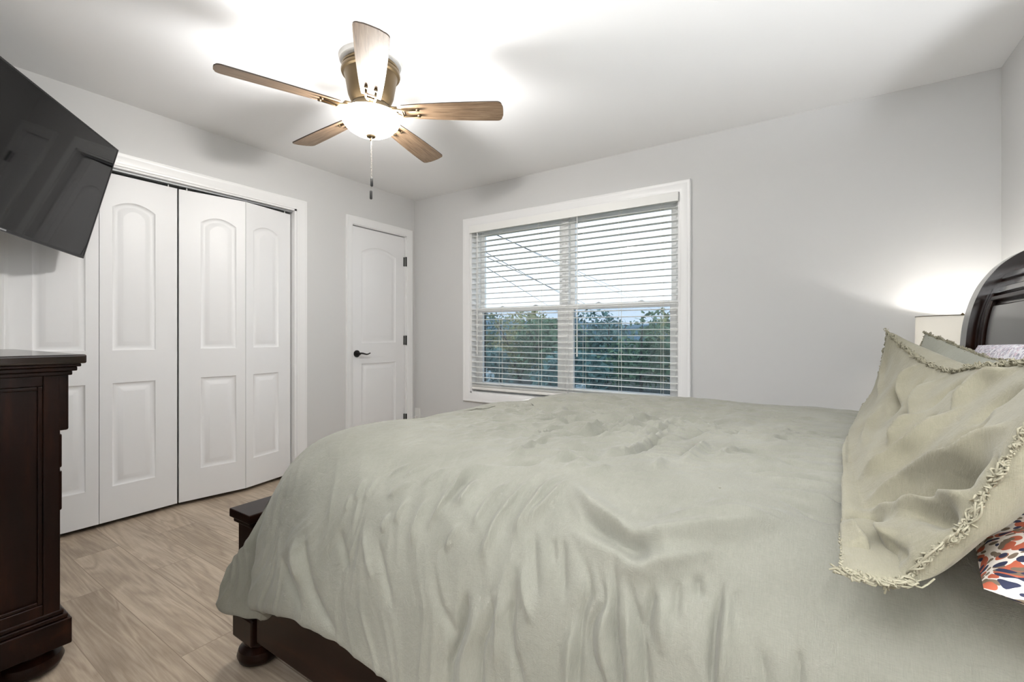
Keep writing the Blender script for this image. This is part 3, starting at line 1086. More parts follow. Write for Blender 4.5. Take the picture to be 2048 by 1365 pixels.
setp(obj('mattress', mx, M_mattress, bevel=0.07, seg=5, at=(-0.45, 1.57, 0.40)), 'mattress lying on the dark bed under the sage duvet', 'mattress')
obj('slat_base', MB().box(-1.52, 0.52, 0.80, 2.34, 0.33, 0.395), M_wood, bed)

# ------------------------------------------------------------------ duvet  (numerics: plain numpy)
# >>> duvet
def near_col(x, hem, sx=None, dz=0.0):
    sx = x if sx is None else sx
    return [(sx, 1.57, 0.812), (sx * 0.4 + x * 0.6, 1.25, 0.818 + dz), (x, 1.02, 0.812 + dz), (x, 0.89, 0.795 + dz), (x, 0.80, 0.755 + dz * 0.5), (x, 0.735, 0.68), (x, 0.70, 0.58), (x, 0.685, 0.46), (x, 0.677, hem)]


def far_col(x, hem, sx=None):
    return [(a, 3.14 - b, c_) for a, b, c_ in near_col(x, hem, sx)]


def foot_col(y, sy):
    return [(-1.0, 1.57, 0.812), (-1.12, sy, 0.798), (-1.31, 0.5 * (y + sy), 0.766), (-1.435, y, 0.724), (-1.492, y, 0.672), (-1.508, y, 0.61), (-1.500, y, 0.53), (-1.496, y, 0.47), (-1.492, y, 0.42)]


CORN = [
    [(-1.0, 1.57, .812), (-1.10, 1.30, .818), (-1.20, 1.08, .806), (-1.28, .92, .780), (-1.315, .835, .730), (-1.322, .765, .66), (-1.315, .720, .55), (-1.310, .695, .42), (-1.310, .685, .332)],
    [(-1.0, 1.57, .812), (-1.13, 1.31, .806), (-1.27, 1.08, .788), (-1.36, .94, .757), (-1.415, .865, .702), (-1.415, .80, .625), (-1.390, .735, .51), (-1.370, .70, .40), (-1.360, .683, .318)],
    [(-1.0, 1.57, .812), (-1.15, 1.35, .800), (-1.30, 1.13, .777), (-1.405, .99, .744), (-1.460, .915, .695), (-1.462, .895, .630), (-1.440, .84, .525), (-1.420, .80, .42), (-1.412, .752, .240)],
    [(-1.0, 1.57, .812), (-1.15, 1.36, .800), (-1.31, 1.16, .774), (-1.42, 1.01, .740), (-1.480, .93, .690), (-1.497, .868, .620), (-1.480, .762, .485), (-1.492, .724, .36), (-1.500, .704, .236)],
    [(-1.0, 1.57, .812), (-1.15, 1.38, .799), (-1.32, 1.19, .770), (-1.435, 1.04, .735), (-1.497, .94, .685), (-1.513, .865, .615), (-1.503, .765, .485), (-1.568, .722, .36), (-1.592, .70, .240)],
    [(-1.0, 1.57, .812), (-1.15, 1.43, .798), (-1.33, 1.26, .767), (-1.437, 1.10, .728), (-1.494, 1.01, .680), (-1.508, .94, .61), (-1.503, .87, .51), (-1.500, .80, .41), (-1.497, .765, .30)],
]
ctrl, seg_n = [], []
for x, hem, dz in ((0.50, .33, 0.018), (0.30, .33, 0.018), (0.05, .33, 0.016), (-0.2, .33, 0.008), (-0.45, .33, 0), (-0.7, .34, 0), (-0.92, .36, 0), (-1.12, .365, 0)):
    ctrl.append(near_col(x, hem, max(x, -0.98), dz))
    seg_n.append(80)
seg_n[-1] = 60
ctrl += CORN
seg_n += [36, 40, 36, 30, 40, 30]
for y, sy in ((1.12, 1.48), (1.40, 1.53), (1.70, 1.60), (1.98, 1.64)):
    ctrl.append(foot_col(y, sy))
    seg_n.append(34)
for q in reversed(CORN[:2]):
    ctrl.append([(a, 3.14 - b, max(c_, 0.3) - (0.032 if c_ > 0.6 else 0)) for a, b, c_ in q])
    seg_n.append(14)
for x, hem in ((-1.0, .36), (-0.7, .34), (-0.4, .33), (-0.1, .33), (0.2, .33), (0.50, .33)):
    ctrl.append(far_col(x, hem, max(x, -0.98)))
    seg_n.append(26)
seg_n.pop()
ctrl = np.array(ctrl)
# the hem rolls under so that the cover has a thickness
ins = ctrl[:, 0:1] - ctrl[:, -1:]
ins[..., 2] = 0
ins /= np.linalg.norm(ins, axis=2)[..., None]
h9 = ctrl[:, -1:] + ins * 0.022 + np.array([0, 0, -0.006])
h10 = ctrl[:, -1:] + ins * 0.034 + np.array([0, 0, 0.07])
ctrl = np.concatenate([ctrl, h9, h10], 1)
row_n = [64, 56, 34, 26, 22, 24, 30, 28, 8, 8]


def catmull(A, counts):
    """Catmull-Rom along axis 0"""
    A = np.concatenate([2 * A[:1] - A[1:2], A, 2 * A[-1:] - A[-2:-1]], 0)
    out = []
    for i, n_ in enumerate(counts):
        a, b, c_, d = A[i], A[i + 1], A[i + 2], A[i + 3]
        t = (np.arange(n_) / n_).reshape((-1,) + (1,) * (A.ndim - 1))
        out.append(0.5 * (2 * b + (c_ - a) * t + (2 * a - 5 * b + 4 * c_ - d) * t ** 2 + (3 * b - a - 3 * c_ + d) * t ** 3))
    out.append(A[-2:-1])
    return np.concatenate(out, 0)


DG = catmull(ctrl, seg_n)                        # columns x rows(control)
DG = catmull(DG.transpose(1, 0, 2), row_n).transpose(1, 0, 2)


def vnoise(x, y, seed):
    """smooth value noise in [-1,1]"""
    r = np.random.RandomState(seed).uniform(-1, 1, (64, 64))
    xi, yi = np.floor(x).astype(int), np.floor(y).astype(int)
    fx, fy = x - xi, y - yi
    fx, fy = fx * fx * (3 - 2 * fx), fy * fy * (3 - 2 * fy)
    g = lambda i, j_: r[i % 64, j_ % 64]
    return (g(xi, yi) * (1 - fx) + g(xi + 1, yi) * fx) * (1 - fy) + (g(xi, yi + 1) * (1 - fx) + g(xi + 1, yi + 1) * fx) * fy


def grid_normals(G):
    n_ = np.cross(np.gradient(G, axis=0), np.gradient(G, axis=1))
    return n_ / (np.linalg.norm(n_, axis=2)[..., None] + 1e-12)


def seg_dist(Pq, poly):
    """distance from points (n,3) to a polyline, and position 0..1 along it"""
    best = np.full(len(Pq), 1e9)
    pos = np.zeros(len(Pq))
    ln = np.linalg.norm(np.diff(poly, axis=0), axis=1)
    cum = np.concatenate([[0], np.cumsum(ln)])
    for i in range(len(poly) - 1):
        a, d = poly[i], poly[i + 1] - poly[i]
        t = np.clip(((Pq - a) @ d) / (d @ d + 1e-12), 0, 1)
        e = np.linalg.norm(Pq - a - t[:, None] * d, axis=1)
        m_ = e < best
        best[m_] = e[m_]
        pos[m_] = (cum[i] + t[m_] * ln[i]) / cum[-1]
    return best, pos


def smooth_poly(p, n_=5):
    return catmull(np.array(p, float), [n_] * (len(p) - 1)) if len(p) > 2 else np.array(p, float)


def ridges(G, lst):
    """lst: (height, half width, points) -> displacement along the normal"""
    out = np.zeros(G.shape[0] * G.shape[1])
    F_ = G.reshape(-1, 3)
    for h, wd, pts in lst:
        pts = smooth_poly(pts)
        lo, hi = pts.min(0) - 3 * wd, pts.max(0) + 3 * wd
        k = np.where(((F_ > lo) & (F_ < hi)).all(1))[0]
        if not len(k):
            continue
        e, s = seg_dist(F_[k], pts)
        env = np.clip(np.minimum(s, 1 - s) * 2.8, 0, 1)
        env = env * env * (3 - 2 * env)
        out[k] += h * np.exp(-(e / wd) ** 1.45) * env * (e < 2.9 * wd)
    return out.reshape(G.shape[:2])
# <<< duvet


DUVET_RIDGES = [
    (0.011, 0.0102, [(-0.596, 0.878, 0.791), (-0.667, 0.844, 0.78), (-0.679, 0.796, 0.752), (-0.685, 0.764, 0.721), (-0.7, 0.74, 0.688), (-0.7, 0.722, 0.653)]),
    (-0.008, 0.0085, [(-0.652, 0.841, 0.779), (-0.667, 0.803, 0.757), (-0.676, 0.773, 0.731), (-0.682, 0.747, 0.699)]),
    (0.008, 0.0093, [(-0.729, 0.773, 0.731), (-0.735, 0.745, 0.696), (-0.738, 0.725, 0.661), (-0.735, 0.713, 0.629)]),
    (0.007, 0.0085, [(-0.802, 0.79, 0.747), (-0.832, 0.767, 0.725), (-0.862, 0.75, 0.703)]),
    (0.008, 0.0085, [(-0.637, 0.828, 0.772), (-0.64, 0.79, 0.747), (-0.646, 0.764, 0.721)]),
    (0.008, 0.0085, [(-0.548, 0.848, 0.781), (-0.574, 0.796, 0.752), (-0.586, 0.764, 0.721), (-0.59, 0.74, 0.688)]),
    (0.01, 0.0093, [(-0.504, 0.878, 0.791), (-0.523, 0.796, 0.752), (-0.539, 0.761, 0.718), (-0.545, 0.735, 0.68), (-0.564, 0.714, 0.633)]),
    (0.01, 0.0093, [(-0.456, 0.878, 0.792), (-0.472, 0.806, 0.759), (-0.485, 0.77, 0.728), (-0.478, 0.74, 0.688)]),
    (0.009, 0.0093, [(-0.428, 0.87, 0.79), (-0.441, 0.815, 0.765), (-0.466, 0.776, 0.735), (-0.466, 0.755, 0.711)]),
    (0.006, 0.0085, [(-0.618, 0.75, 0.703), (-0.633, 0.731, 0.673), (-0.64, 0.717, 0.641)]),
    (0.006, 0.0085, [(-0.786, 0.761, 0.718), (-0.797, 0.74, 0.688), (-0.805, 0.725, 0.661)]),
    (0.006, 0.0085, [(-0.827, 0.737, 0.684), (-0.832, 0.725, 0.661), (-0.835, 0.716, 0.637)]),
    (0.004, 0.0068, [(-0.954, 0.773, 0.732), (-0.959, 0.752, 0.707), (-0.959, 0.735, 0.68)]),
    (0.004, 0.0068, [(-0.92, 0.783, 0.741), (-0.925, 0.755, 0.711), (-0.933, 0.737, 0.684)]),
    (0.004, 0.0068, [(-0.979, 0.744, 0.696), (-0.979, 0.73, 0.673), (-0.979, 0.721, 0.654)]),
    (0.004, 0.0068, [(-0.797, 0.844, 0.78), (-0.827, 0.812, 0.763), (-0.846, 0.786, 0.744)]),
    (0.005, 0.0068, [(-0.743, 0.848, 0.782), (-0.76, 0.806, 0.759), (-0.774, 0.78, 0.738)]),
    (0.004, 0.0068, [(-0.846, 0.831, 0.774), (-0.883, 0.8, 0.755), (-0.894, 0.776, 0.735)]),
    (-0.008, 0.0136, [(-1.123, 0.707, 0.607), (-1.096, 0.69, 0.517), (-1.049, 0.681, 0.435), (-0.933, 0.677, 0.367)]),
    (-0.01, 0.0119, [(-1.221, 0.697, 0.504), (-1.171, 0.686, 0.445), (-1.076, 0.676, 0.387)]),
    (0.008, 0.0255, [(-1.158, 0.701, 0.569), (-1.137, 0.69, 0.505), (-1.103, 0.682, 0.442)]),
    (-0.006, 0.0102, [(-0.992, 0.708, 0.617), (-0.946, 0.695, 0.553), (-0.928, 0.69, 0.516)]),
    (-0.005, 0.0102, [(-0.854, 0.716, 0.637), (-0.819, 0.701, 0.585), (-0.788, 0.692, 0.533), (-0.758, 0.687, 0.48)]),
    (0.005, 0.0102, [(-0.902, 0.717, 0.641), (-0.864, 0.701, 0.585), (-0.835, 0.692, 0.533)]),
    (-0.005, 0.0102, [(-0.667, 0.712, 0.624), (-0.637, 0.696, 0.557), (-0.593, 0.688, 0.489), (-0.608, 0.707, 0.373)]),
    (-0.006, 0.0102, [(-0.574, 0.703, 0.594), (-0.583, 0.693, 0.538), (-0.593, 0.687, 0.485)]),
    (0.006, 0.0102, [(-0.456, 0.731, 0.673), (-0.444, 0.713, 0.629), (-0.412, 0.699, 0.576)]),
    (0.02, 0.0221, [(-0.453, 0.878, 0.792), (-0.438, 0.882, 0.793), (-0.394, 0.838, 0.778), (-0.341, 0.809, 0.763), (-0.291, 0.793, 0.752), (-0.253, 0.783, 0.743), (-0.206, 0.793, 0.753), (-0.15, 0.809, 0.767), (-0.069, 0.834, 0.785), (-0.031, 0.848, 0.793), (0.019, 0.848, 0.794)]),
    (0.012, 0.0153, [(-0.244, 0.809, 0.765), (-0.197, 0.821, 0.774), (-0.125, 0.841, 0.787), (-0.069, 0.844, 0.79), (-0.019, 0.851, 0.795)]),
    (0.009, 0.0153, [(-0.181, 0.855, 0.792), (-0.128, 0.866, 0.798), (-0.072, 0.862, 0.798), (-0.006, 0.874, 0.804)]),
    (0.014, 0.0187, [(-0.4, 0.776, 0.735), (-0.338, 0.767, 0.725), (-0.281, 0.761, 0.719), (-0.244, 0.753, 0.708), (-0.213, 0.761, 0.719), (-0.172, 0.773, 0.734), (-0.144, 0.783, 0.745), (-0.094, 0.796, 0.758)]),
    (-0.014, 0.0204, [(-0.372, 0.793, 0.75), (-0.322, 0.78, 0.739), (-0.275, 0.767, 0.726), (-0.244, 0.77, 0.73), (-0.203, 0.78, 0.741)]),
    (-0.007, 0.0076, [(-0.069, 1.01, 0.824), (-0.022, 0.986, 0.824), (0.019, 0.969, 0.824), (0.059, 0.961, 0.824)]),
    (-0.006, 0.0076, [(-0.053, 0.932, 0.817), (-0.006, 0.912, 0.815), (0.041, 0.896, 0.813)]),
    (0.006, 0.0085, [(-0.066, 0.977, 0.822), (-0.006, 0.957, 0.822), (0.053, 0.929, 0.82)]),
    (0.005, 0.0076, [(-0.084, 1.023, 0.824), (-0.022, 1.03, 0.827), (0.063, 1.02, 0.828)]),
    (-0.005, 0.0068, [(-0.053, 1.047, 0.827), (0.006, 1.054, 0.829), (0.066, 1.05, 0.83)]),
    (-0.005, 0.0068, [(-0.031, 0.906, 0.813), (0.006, 0.89, 0.81), (0.038, 0.878, 0.807)]),
    (0.01, 0.0153, [(-0.238, 1.01, 0.818), (-0.234, 1.099, 0.823), (-0.225, 1.198, 0.825), (-0.213, 1.277, 0.825)]),
    (-0.006, 0.0102, [(-0.256, 1.047, 0.82), (-0.253, 1.144, 0.824), (-0.244, 1.268, 0.824)]),
    (0.007, 0.0119, [(-0.275, 0.946, 0.811), (-0.281, 1.005, 0.816), (-0.278, 1.054, 0.819)]),
    (-0.008, 0.0093, [(-0.146, 1.777, 0.817), (-0.1, 1.751, 0.816), (-0.054, 1.725, 0.816), (-0.008, 1.756, 0.816)]),
    (0.006, 0.0093, [(-0.146, 1.736, 0.816), (-0.088, 1.694, 0.815), (-0.019, 1.689, 0.815)]),
    (-0.006, 0.0085, [(-0.194, 1.358, 0.823), (-0.178, 1.415, 0.82), (-0.153, 1.457, 0.818)]),
    (0.007, 0.0085, [(-0.485, 1.286, 0.817), (-0.472, 1.415, 0.815), (-0.431, 1.498, 0.814), (-0.391, 1.55, 0.812)]),
    (-0.007, 0.0076, [(-0.463, 1.259, 0.818), (-0.444, 1.368, 0.817), (-0.406, 1.436, 0.815)]),
    (0.004, 0.0085, [(-0.372, 1.076, 0.817), (-0.363, 1.207, 0.82), (-0.35, 1.348, 0.819), (-0.35, 1.483, 0.815)]),
    (-0.007, 0.0076, [(-0.353, 1.061, 0.817), (-0.347, 1.188, 0.821), (-0.334, 1.304, 0.82)]),
    (0.008, 0.0085, [(-0.649, 1.05, 0.814), (-0.661, 1.166, 0.817), (-0.661, 1.245, 0.818)]),
    (-0.008, 0.0068, [(-0.627, 1.023, 0.812), (-0.599, 1.043, 0.813), (-0.596, 1.08, 0.815)]),
    (0.009, 0.0102, [(-0.494, 0.912, 0.8), (-0.488, 0.946, 0.805), (-0.444, 0.954, 0.807), (-0.403, 0.936, 0.805)]),
    (0.009, 0.0102, [(-0.633, 0.906, 0.799), (-0.605, 0.936, 0.804), (-0.608, 1.015, 0.811), (-0.561, 1.005, 0.81)]),
    (0.008, 0.0093, [(-0.555, 1.043, 0.813), (-0.504, 1.05, 0.813), (-0.453, 1.026, 0.812), (-0.425, 1.054, 0.814)]),
    (0.008, 0.0093, [(-0.571, 1.166, 0.817), (-0.536, 1.202, 0.817), (-0.52, 1.286, 0.817)]),
    (-0.008, 0.0085, [(-0.539, 1.015, 0.811), (-0.491, 1.015, 0.811), (-0.441, 0.991, 0.81)]),
    (0.007, 0.0085, [(-0.403, 1, 0.812), (-0.388, 1.054, 0.815), (-0.359, 1.05, 0.816)]),
    (-0.006, 0.0085, [(-0.612, 0.874, 0.79), (-0.586, 0.9, 0.797), (-0.542, 0.912, 0.8), (-0.523, 0.946, 0.805)]),
    (0.007, 0.0102, [(-0.428, 0.909, 0.8), (-0.384, 0.912, 0.802), (-0.369, 0.957, 0.809)]),
    (0.005, 0.0085, [(-0.187, 1.119, 0.825), (-0.156, 1.188, 0.828), (-0.122, 1.226, 0.829)]),
    (0.006, 0.0119, [(-0.735, 1.741, 0.816), (-0.723, 1.877, 0.818), (-0.712, 1.938, 0.818)]),
    (-0.006, 0.008, [(-0.372, 0.761, 0.718), (-0.338, 0.745, 0.696), (-0.319, 0.725, 0.661), (-0.328, 0.712, 0.624), (-0.325, 0.691, 0.526), (-0.322, 0.686, 0.468)]),
    (-0.006, 0.008, [(-0.325, 0.753, 0.707), (-0.303, 0.735, 0.68), (-0.291, 0.722, 0.653), (-0.309, 0.709, 0.616), (-0.303, 0.698, 0.573), (-0.281, 0.693, 0.542), (-0.272, 0.688, 0.489)]),
    (-0.009, 0.0065, [(-0.291, 0.761, 0.719), (-0.275, 0.731, 0.673), (-0.269, 0.712, 0.624), (-0.253, 0.695, 0.554), (-0.247, 0.689, 0.501)]),
    (-0.008, 0.0075, [(-0.262, 0.75, 0.704), (-0.244, 0.727, 0.665), (-0.225, 0.712, 0.624), (-0.216, 0.697, 0.565), (-0.209, 0.69, 0.518)]),
    (-0.007, 0.007, [(-0.216, 0.75, 0.704), (-0.216, 0.731, 0.672), (-0.219, 0.717, 0.641), (-0.203, 0.708, 0.611)]),
    (-0.009, 0.0065, [(-0.119, 0.773, 0.735), (-0.119, 0.745, 0.696), (-0.122, 0.725, 0.661), (-0.122, 0.705, 0.602), (-0.122, 0.695, 0.554)]),
    (-0.005, 0.007, [(-0.178, 0.755, 0.712), (-0.178, 0.735, 0.68), (-0.175, 0.72, 0.649)]),
    (-0.005, 0.006, [(-0.153, 0.764, 0.723), (-0.147, 0.742, 0.692)]),
    (-0.005, 0.008, [(-0.391, 0.77, 0.728), (-0.375, 0.735, 0.68), (-0.359, 0.713, 0.629)]),
    (-0.004, 0.007, [(-0.412, 0.761, 0.718), (-0.391, 0.733, 0.676)]),
    (-0.005, 0.008, [(-0.456, 0.767, 0.725), (-0.434, 0.733, 0.676), (-0.412, 0.709, 0.616)]),
    (-0.006, 0.008, [(-0.472, 0.729, 0.669), (-0.466, 0.705, 0.603), (-0.463, 0.694, 0.546), (-0.434, 0.687, 0.481), (-0.425, 0.681, 0.42)]),
    (-0.006, 0.008, [(-0.536, 0.713, 0.629), (-0.51, 0.698, 0.569), (-0.529, 0.689, 0.501), (-0.526, 0.684, 0.446), (-0.526, 0.678, 0.379)]),
    (-0.008, 0.007, [(-0.574, 0.708, 0.611), (-0.577, 0.692, 0.53), (-0.599, 0.685, 0.456), (-0.599, 0.681, 0.416), (-0.596, 0.677, 0.346)]),
    (-0.004, 0.008, [(-0.066, 0.731, 0.672), (-0.056, 0.712, 0.624), (-0.056, 0.7, 0.58)]),
    (-0.005, 0.006, [(-0.016, 0.735, 0.68), (-0.016, 0.719, 0.645), (-0.016, 0.708, 0.611)]),
    (-0.004, 0.008, [(-0.1, 0.761, 0.72), (-0.094, 0.731, 0.672)]),
    (0.006, 0.012, [(-0.331, 0.712, 0.624), (-0.341, 0.7, 0.58), (-0.341, 0.69, 0.518), (-0.341, 0.685, 0.46)]),
    (0.007, 0.012, [(-0.297, 0.747, 0.7), (-0.284, 0.722, 0.653), (-0.287, 0.705, 0.603), (-0.272, 0.694, 0.546), (-0.262, 0.688, 0.493)]),
    (0.006, 0.01, [(-0.266, 0.74, 0.688), (-0.25, 0.72, 0.649), (-0.238, 0.696, 0.557), (-0.234, 0.689, 0.506)]),
    (0.007, 0.012, [(-0.109, 0.767, 0.727), (-0.106, 0.74, 0.688), (-0.109, 0.722, 0.653), (-0.112, 0.705, 0.602), (-0.112, 0.696, 0.557)]),
    (0.005, 0.012, [(-0.2, 0.745, 0.696), (-0.197, 0.725, 0.661), (-0.191, 0.705, 0.602)]),
    (0.006, 0.012, [(-0.555, 0.707, 0.607), (-0.548, 0.693, 0.538), (-0.567, 0.686, 0.468), (-0.567, 0.682, 0.426), (-0.564, 0.677, 0.361)]),
    (0.005, 0.01, [(-0.497, 0.719, 0.645), (-0.494, 0.699, 0.576), (-0.491, 0.685, 0.46)]),
    (-0.008, 0.007, [(-0.664, 1.076, 0.815), (-0.655, 1.14, 0.817), (-0.661, 1.245, 0.818)]),
    (-0.007, 0.006, [(-0.627, 1.03, 0.812), (-0.608, 1.047, 0.813), (-0.596, 1.061, 0.814)]),
    (0.006, 0.009, [(-0.67, 0.95, 0.806), (-0.627, 0.995, 0.81), (-0.605, 1.08, 0.815), (-0.58, 1.184, 0.817)]),
    (0.006, 0.009, [(-0.612, 0.919, 0.801), (-0.567, 0.977, 0.808), (-0.5, 0.973, 0.808), (-0.447, 1.015, 0.812)]),
    (0.006, 0.008, [(-0.551, 1.127, 0.816), (-0.523, 1.254, 0.817), (-0.491, 1.404, 0.815), (-0.428, 1.524, 0.813)]),
    (-0.005, 0.006, [(-0.532, 1.103, 0.815), (-0.5, 1.216, 0.817), (-0.469, 1.363, 0.816)]),
    (0.006, 0.008, [(-0.507, 1.091, 0.815), (-0.463, 1.212, 0.818), (-0.413, 1.343, 0.818)]),
    (0.006, 0.008, [(-0.388, 1.221, 0.819), (-0.381, 1.358, 0.818), (-0.369, 1.493, 0.814), (-0.331, 1.647, 0.814)]),
    (-0.005, 0.006, [(-0.372, 1.202, 0.82), (-0.363, 1.324, 0.819), (-0.35, 1.446, 0.816)]),
    (0.006, 0.008, [(-0.409, 1.01, 0.812), (-0.372, 1.065, 0.816), (-0.369, 1.202, 0.82)]),
    (-0.005, 0.006, [(-0.394, 0.995, 0.812), (-0.359, 1.047, 0.816), (-0.353, 1.17, 0.82)]),
    (0.006, 0.009, [(-0.507, 0.936, 0.804), (-0.453, 0.977, 0.809), (-0.4, 0.991, 0.811)]),
    (-0.006, 0.007, [(-0.497, 0.919, 0.801), (-0.444, 0.957, 0.807), (-0.394, 0.969, 0.809)]),
    (0.006, 0.009, [(-0.466, 0.903, 0.798), (-0.428, 0.922, 0.802), (-0.397, 0.919, 0.803)]),
    (0.005, 0.008, [(-0.822, 1.047, 0.814), (-0.795, 1.14, 0.817), (-0.75, 1.231, 0.818)]),
    (0.005, 0.008, [(-0.706, 1.216, 0.818), (-0.682, 1.324, 0.817), (-0.637, 1.446, 0.815)]),
    (0.005, 0.008, [(-0.344, 1.394, 0.818), (-0.319, 1.524, 0.814), (-0.262, 1.605, 0.813)]),
    (-0.005, 0.007, [(-0.213, 1.368, 0.822), (-0.181, 1.41, 0.82), (-0.159, 1.467, 0.818)]),
    (0.004, 0.007, [(-0.197, 1.107, 0.824), (-0.153, 1.188, 0.828), (-0.1, 1.245, 0.83)]),
    (0.004, 0.007, [(-0.141, 1.054, 0.824), (-0.081, 1.115, 0.829), (-0.012, 1.153, 0.833)]),
    (0.004, 0.007, [(-0.116, 1.02, 0.823), (-0.05, 1.05, 0.827), (0.019, 1.061, 0.83)]),
    (-0.004, 0.006, [(-0.125, 1.03, 0.823), (-0.056, 1.072, 0.828), (0.009, 1.083, 0.831)]),
    (-0.005, 0.006, [(-0.062, 0.986, 0.823), (-0.012, 0.969, 0.823), (0.041, 0.95, 0.822)]),
    (0.005, 0.007, [(-0.069, 0.961, 0.82), (-0.012, 0.95, 0.821), (0.041, 0.932, 0.82)]),
    (0.004, 0.007, [(-0.116, 1.304, 0.827), (-0.047, 1.389, 0.824), (0.034, 1.404, 0.825)]),
    (0.004, 0.007, [(-0.119, 1.488, 0.817), (-0.031, 1.59, 0.812), (0.062, 1.6, 0.813)]),
    (-0.004, 0.006, [(-0.088, 1.221, 0.83), (-0.016, 1.25, 0.832), (0.063, 1.231, 0.835)]),
    (-0.004, 0.006, [(-0.303, 1.231, 0.822), (-0.269, 1.348, 0.821), (-0.228, 1.436, 0.818)]),
]
# >>> duvet2
nrm = grid_normals(DG)
if nrm[10, 10, 2] < 0:
    nrm = -nrm
X_, Y_, Z_ = DG[..., 0], DG[..., 1], DG[..., 2]
disp = 1.85 * ridges(DG, DUVET_RIDGES)
sm = lambda t: np.clip(t, 0, 1) ** 2 * (3 - 2 * np.clip(t, 0, 1))
topm = sm((Z_ - 0.72) / 0.07)
# soft quilted unevenness everywhere
disp = disp + 0.008 * vnoise(X_ * 4.2 + 3, Y_ * 4.2, 1) * topm + 0.004 * vnoise(X_ * 9, Y_ * 9 + 5, 2)
# crumpled patch over the far middle of the top
wx = X_ + 0.03 * vnoise(X_ * 9, Y_ * 9, 11)
wy = Y_ + 0.03 * vnoise(X_ * 9 + 7, Y_ * 9, 12)
cr_m = topm * np.exp(-(((X_ + 0.62) / 0.58) ** 2 + ((Y_ - 1.55) / 0.48) ** 2) ** 1.5)
ang = 0.5
u1 = wx * math.cos(ang) + wy * math.sin(ang)
v1 = -wx * math.sin(ang) + wy * math.cos(ang)
rg = 1 - np.abs(vnoise(u1 * 10, v1 * 26, 21)) * 2.2
rg2 = 1 - np.abs(vnoise(u1 * 20 + 3, v1 * 40, 22)) * 2.2
disp = disp + cr_m * (0.016 * np.clip(rg, -0.6, 1) * (0.8 + 0.5 * vnoise(X_ * 5, Y_ * 5, 23)) + 0.009 * np.clip(rg2, -0.6, 1) + 0.004 * np.clip(1 - 2.2 * np.abs(vnoise(u1 * 17, v1 * 62, 24)), -0.6, 1))
# fine gathers running towards the pillows
gm = topm * sm((X_ + 0.55) / 0.45) * sm((1.75 - Y_) / 0.3) * sm((Y_ - 0.95) / 0.2)
disp = disp + gm * 0.006 * (1 - np.abs(vnoise(wx * 5, wy * 46, 31)) * 2)
gm2 = topm * sm((X_ + 0.9) / 0.5) * sm((Y_ - 1.6) / 0.3)
disp = disp + gm2 * 0.005 * (1 - np.abs(vnoise(wx * 6, wy * 30, 32)) * 2)
# long soft hanging folds on the near side
sk = sm((0.74 - Z_) / 0.25) * sm((1.0 - Y_) / 0.1)
wav = vnoise(X_ * 7.5 + 0.25 * Z_, Z_ * 1.2 + 4, 41)
disp = disp + sk * (0.012 * wav + 0.004 * vnoise(X_ * 19, Z_ * 3, 42) + 0.0028 * (1 - 2.2 * np.abs(vnoise(X_ * 30 + 2.5 * vnoise(X_ * 6, Z_ * 6, 44), Z_ * 5, 43))))
sh_ = np.exp(-((Z_ - 0.70) / 0.09) ** 2) * sm((1.0 - Y_) / 0.1)
disp = disp + sh_ * 0.0035 * (1 - 2.2 * np.abs(vnoise((X_ + 0.5 * (Y_ - 0.7)) * 26 + 2 * vnoise(X_ * 7, Y_ * 7, 46), Z_ * 5, 45)))
DV = DG + nrm * disp[..., None]
# <<< duvet2


cpts = [MT @ Vector(q) for q in ((0.10, -0.075, -0.10), (0.06, -0.10, -0.26), (-0.02, -0.11, -0.36), (-0.14, -0.16, -0.42))] + [Vector((-2.62, 0.02, 1.24)), Vector((-2.64, -0.11, 1.12))]
cb = MB().tube([tuple(q) for q in catmull(np.array([tuple(q) for q in cpts]), [5] * 5)], 0.005, 8)
setp(obj('television_cable', cb, M_cable, smooth=True, at=(-2.70, -0.10, 1.12)), 'black cable hanging from behind the television to the wall', 'cable')


def grid_mesh(G, mb=None):
    nc, nr = G.shape[:2]
    mb = mb or MB()
    idx = np.arange(nc * nr).reshape(nc, nr)
    q = np.stack([idx[:-1, :-1], idx[1:, :-1], idx[1:, 1:], idx[:-1, 1:]], -1).reshape(-1, 4)
    mb.add(G.reshape(-1, 3).tolist(), q.tolist())
    return mb


setp(obj('duvet', grid_mesh(DV), M_duvet, smooth='all', at=(-0.45, 1.57, 0.8)), 'rumpled sage green linen duvet draped over the dark bed', 'duvet')


# ------------------------------------------------------------------ pillows
# >>> pillow
def polyres(p, n_):
    """resample a polyline (smoothed) to n_ points"""
    p = smooth_poly(p, 12)
    d = np.concatenate([[0], np.cumsum(np.linalg.norm(np.diff(p, axis=0), axis=1))])
    t = np.linspace(0, d[-1], n_)
    return np.stack([np.interp(t, d, p[:, k]) for k in range(3)], 1)


def coons(bot, top, lef, rig, nu, nv):
    """bot/top run along u, lef/rig along v -> (nu,nv,3)"""
    b, t = polyres(bot, nu)[:, None], polyres(top, nu)[:, None]
    l, r = polyres(lef, nv)[None], polyres(rig, nv)[None]
    u = np.linspace(0, 1, nu)[:, None, None]
    v = np.linspace(0, 1, nv)[None, :, None]
    return (1 - v) * b + v * t + (1 - u) * l + u * r - ((1 - u) * (1 - v) * b[0, 0] + u * (1 - v) * b[-1, 0] + (1 - u) * v * t[0, 0] + u * v * t[-1, 0])


def puff(nu, nv, e):
    u = np.linspace(0, 1, nu)[:, None]
    v = np.linspace(0, 1, nv)[None]
    return np.clip(16 * u * (1 - u) * v * (1 - v), 0, 1) ** e


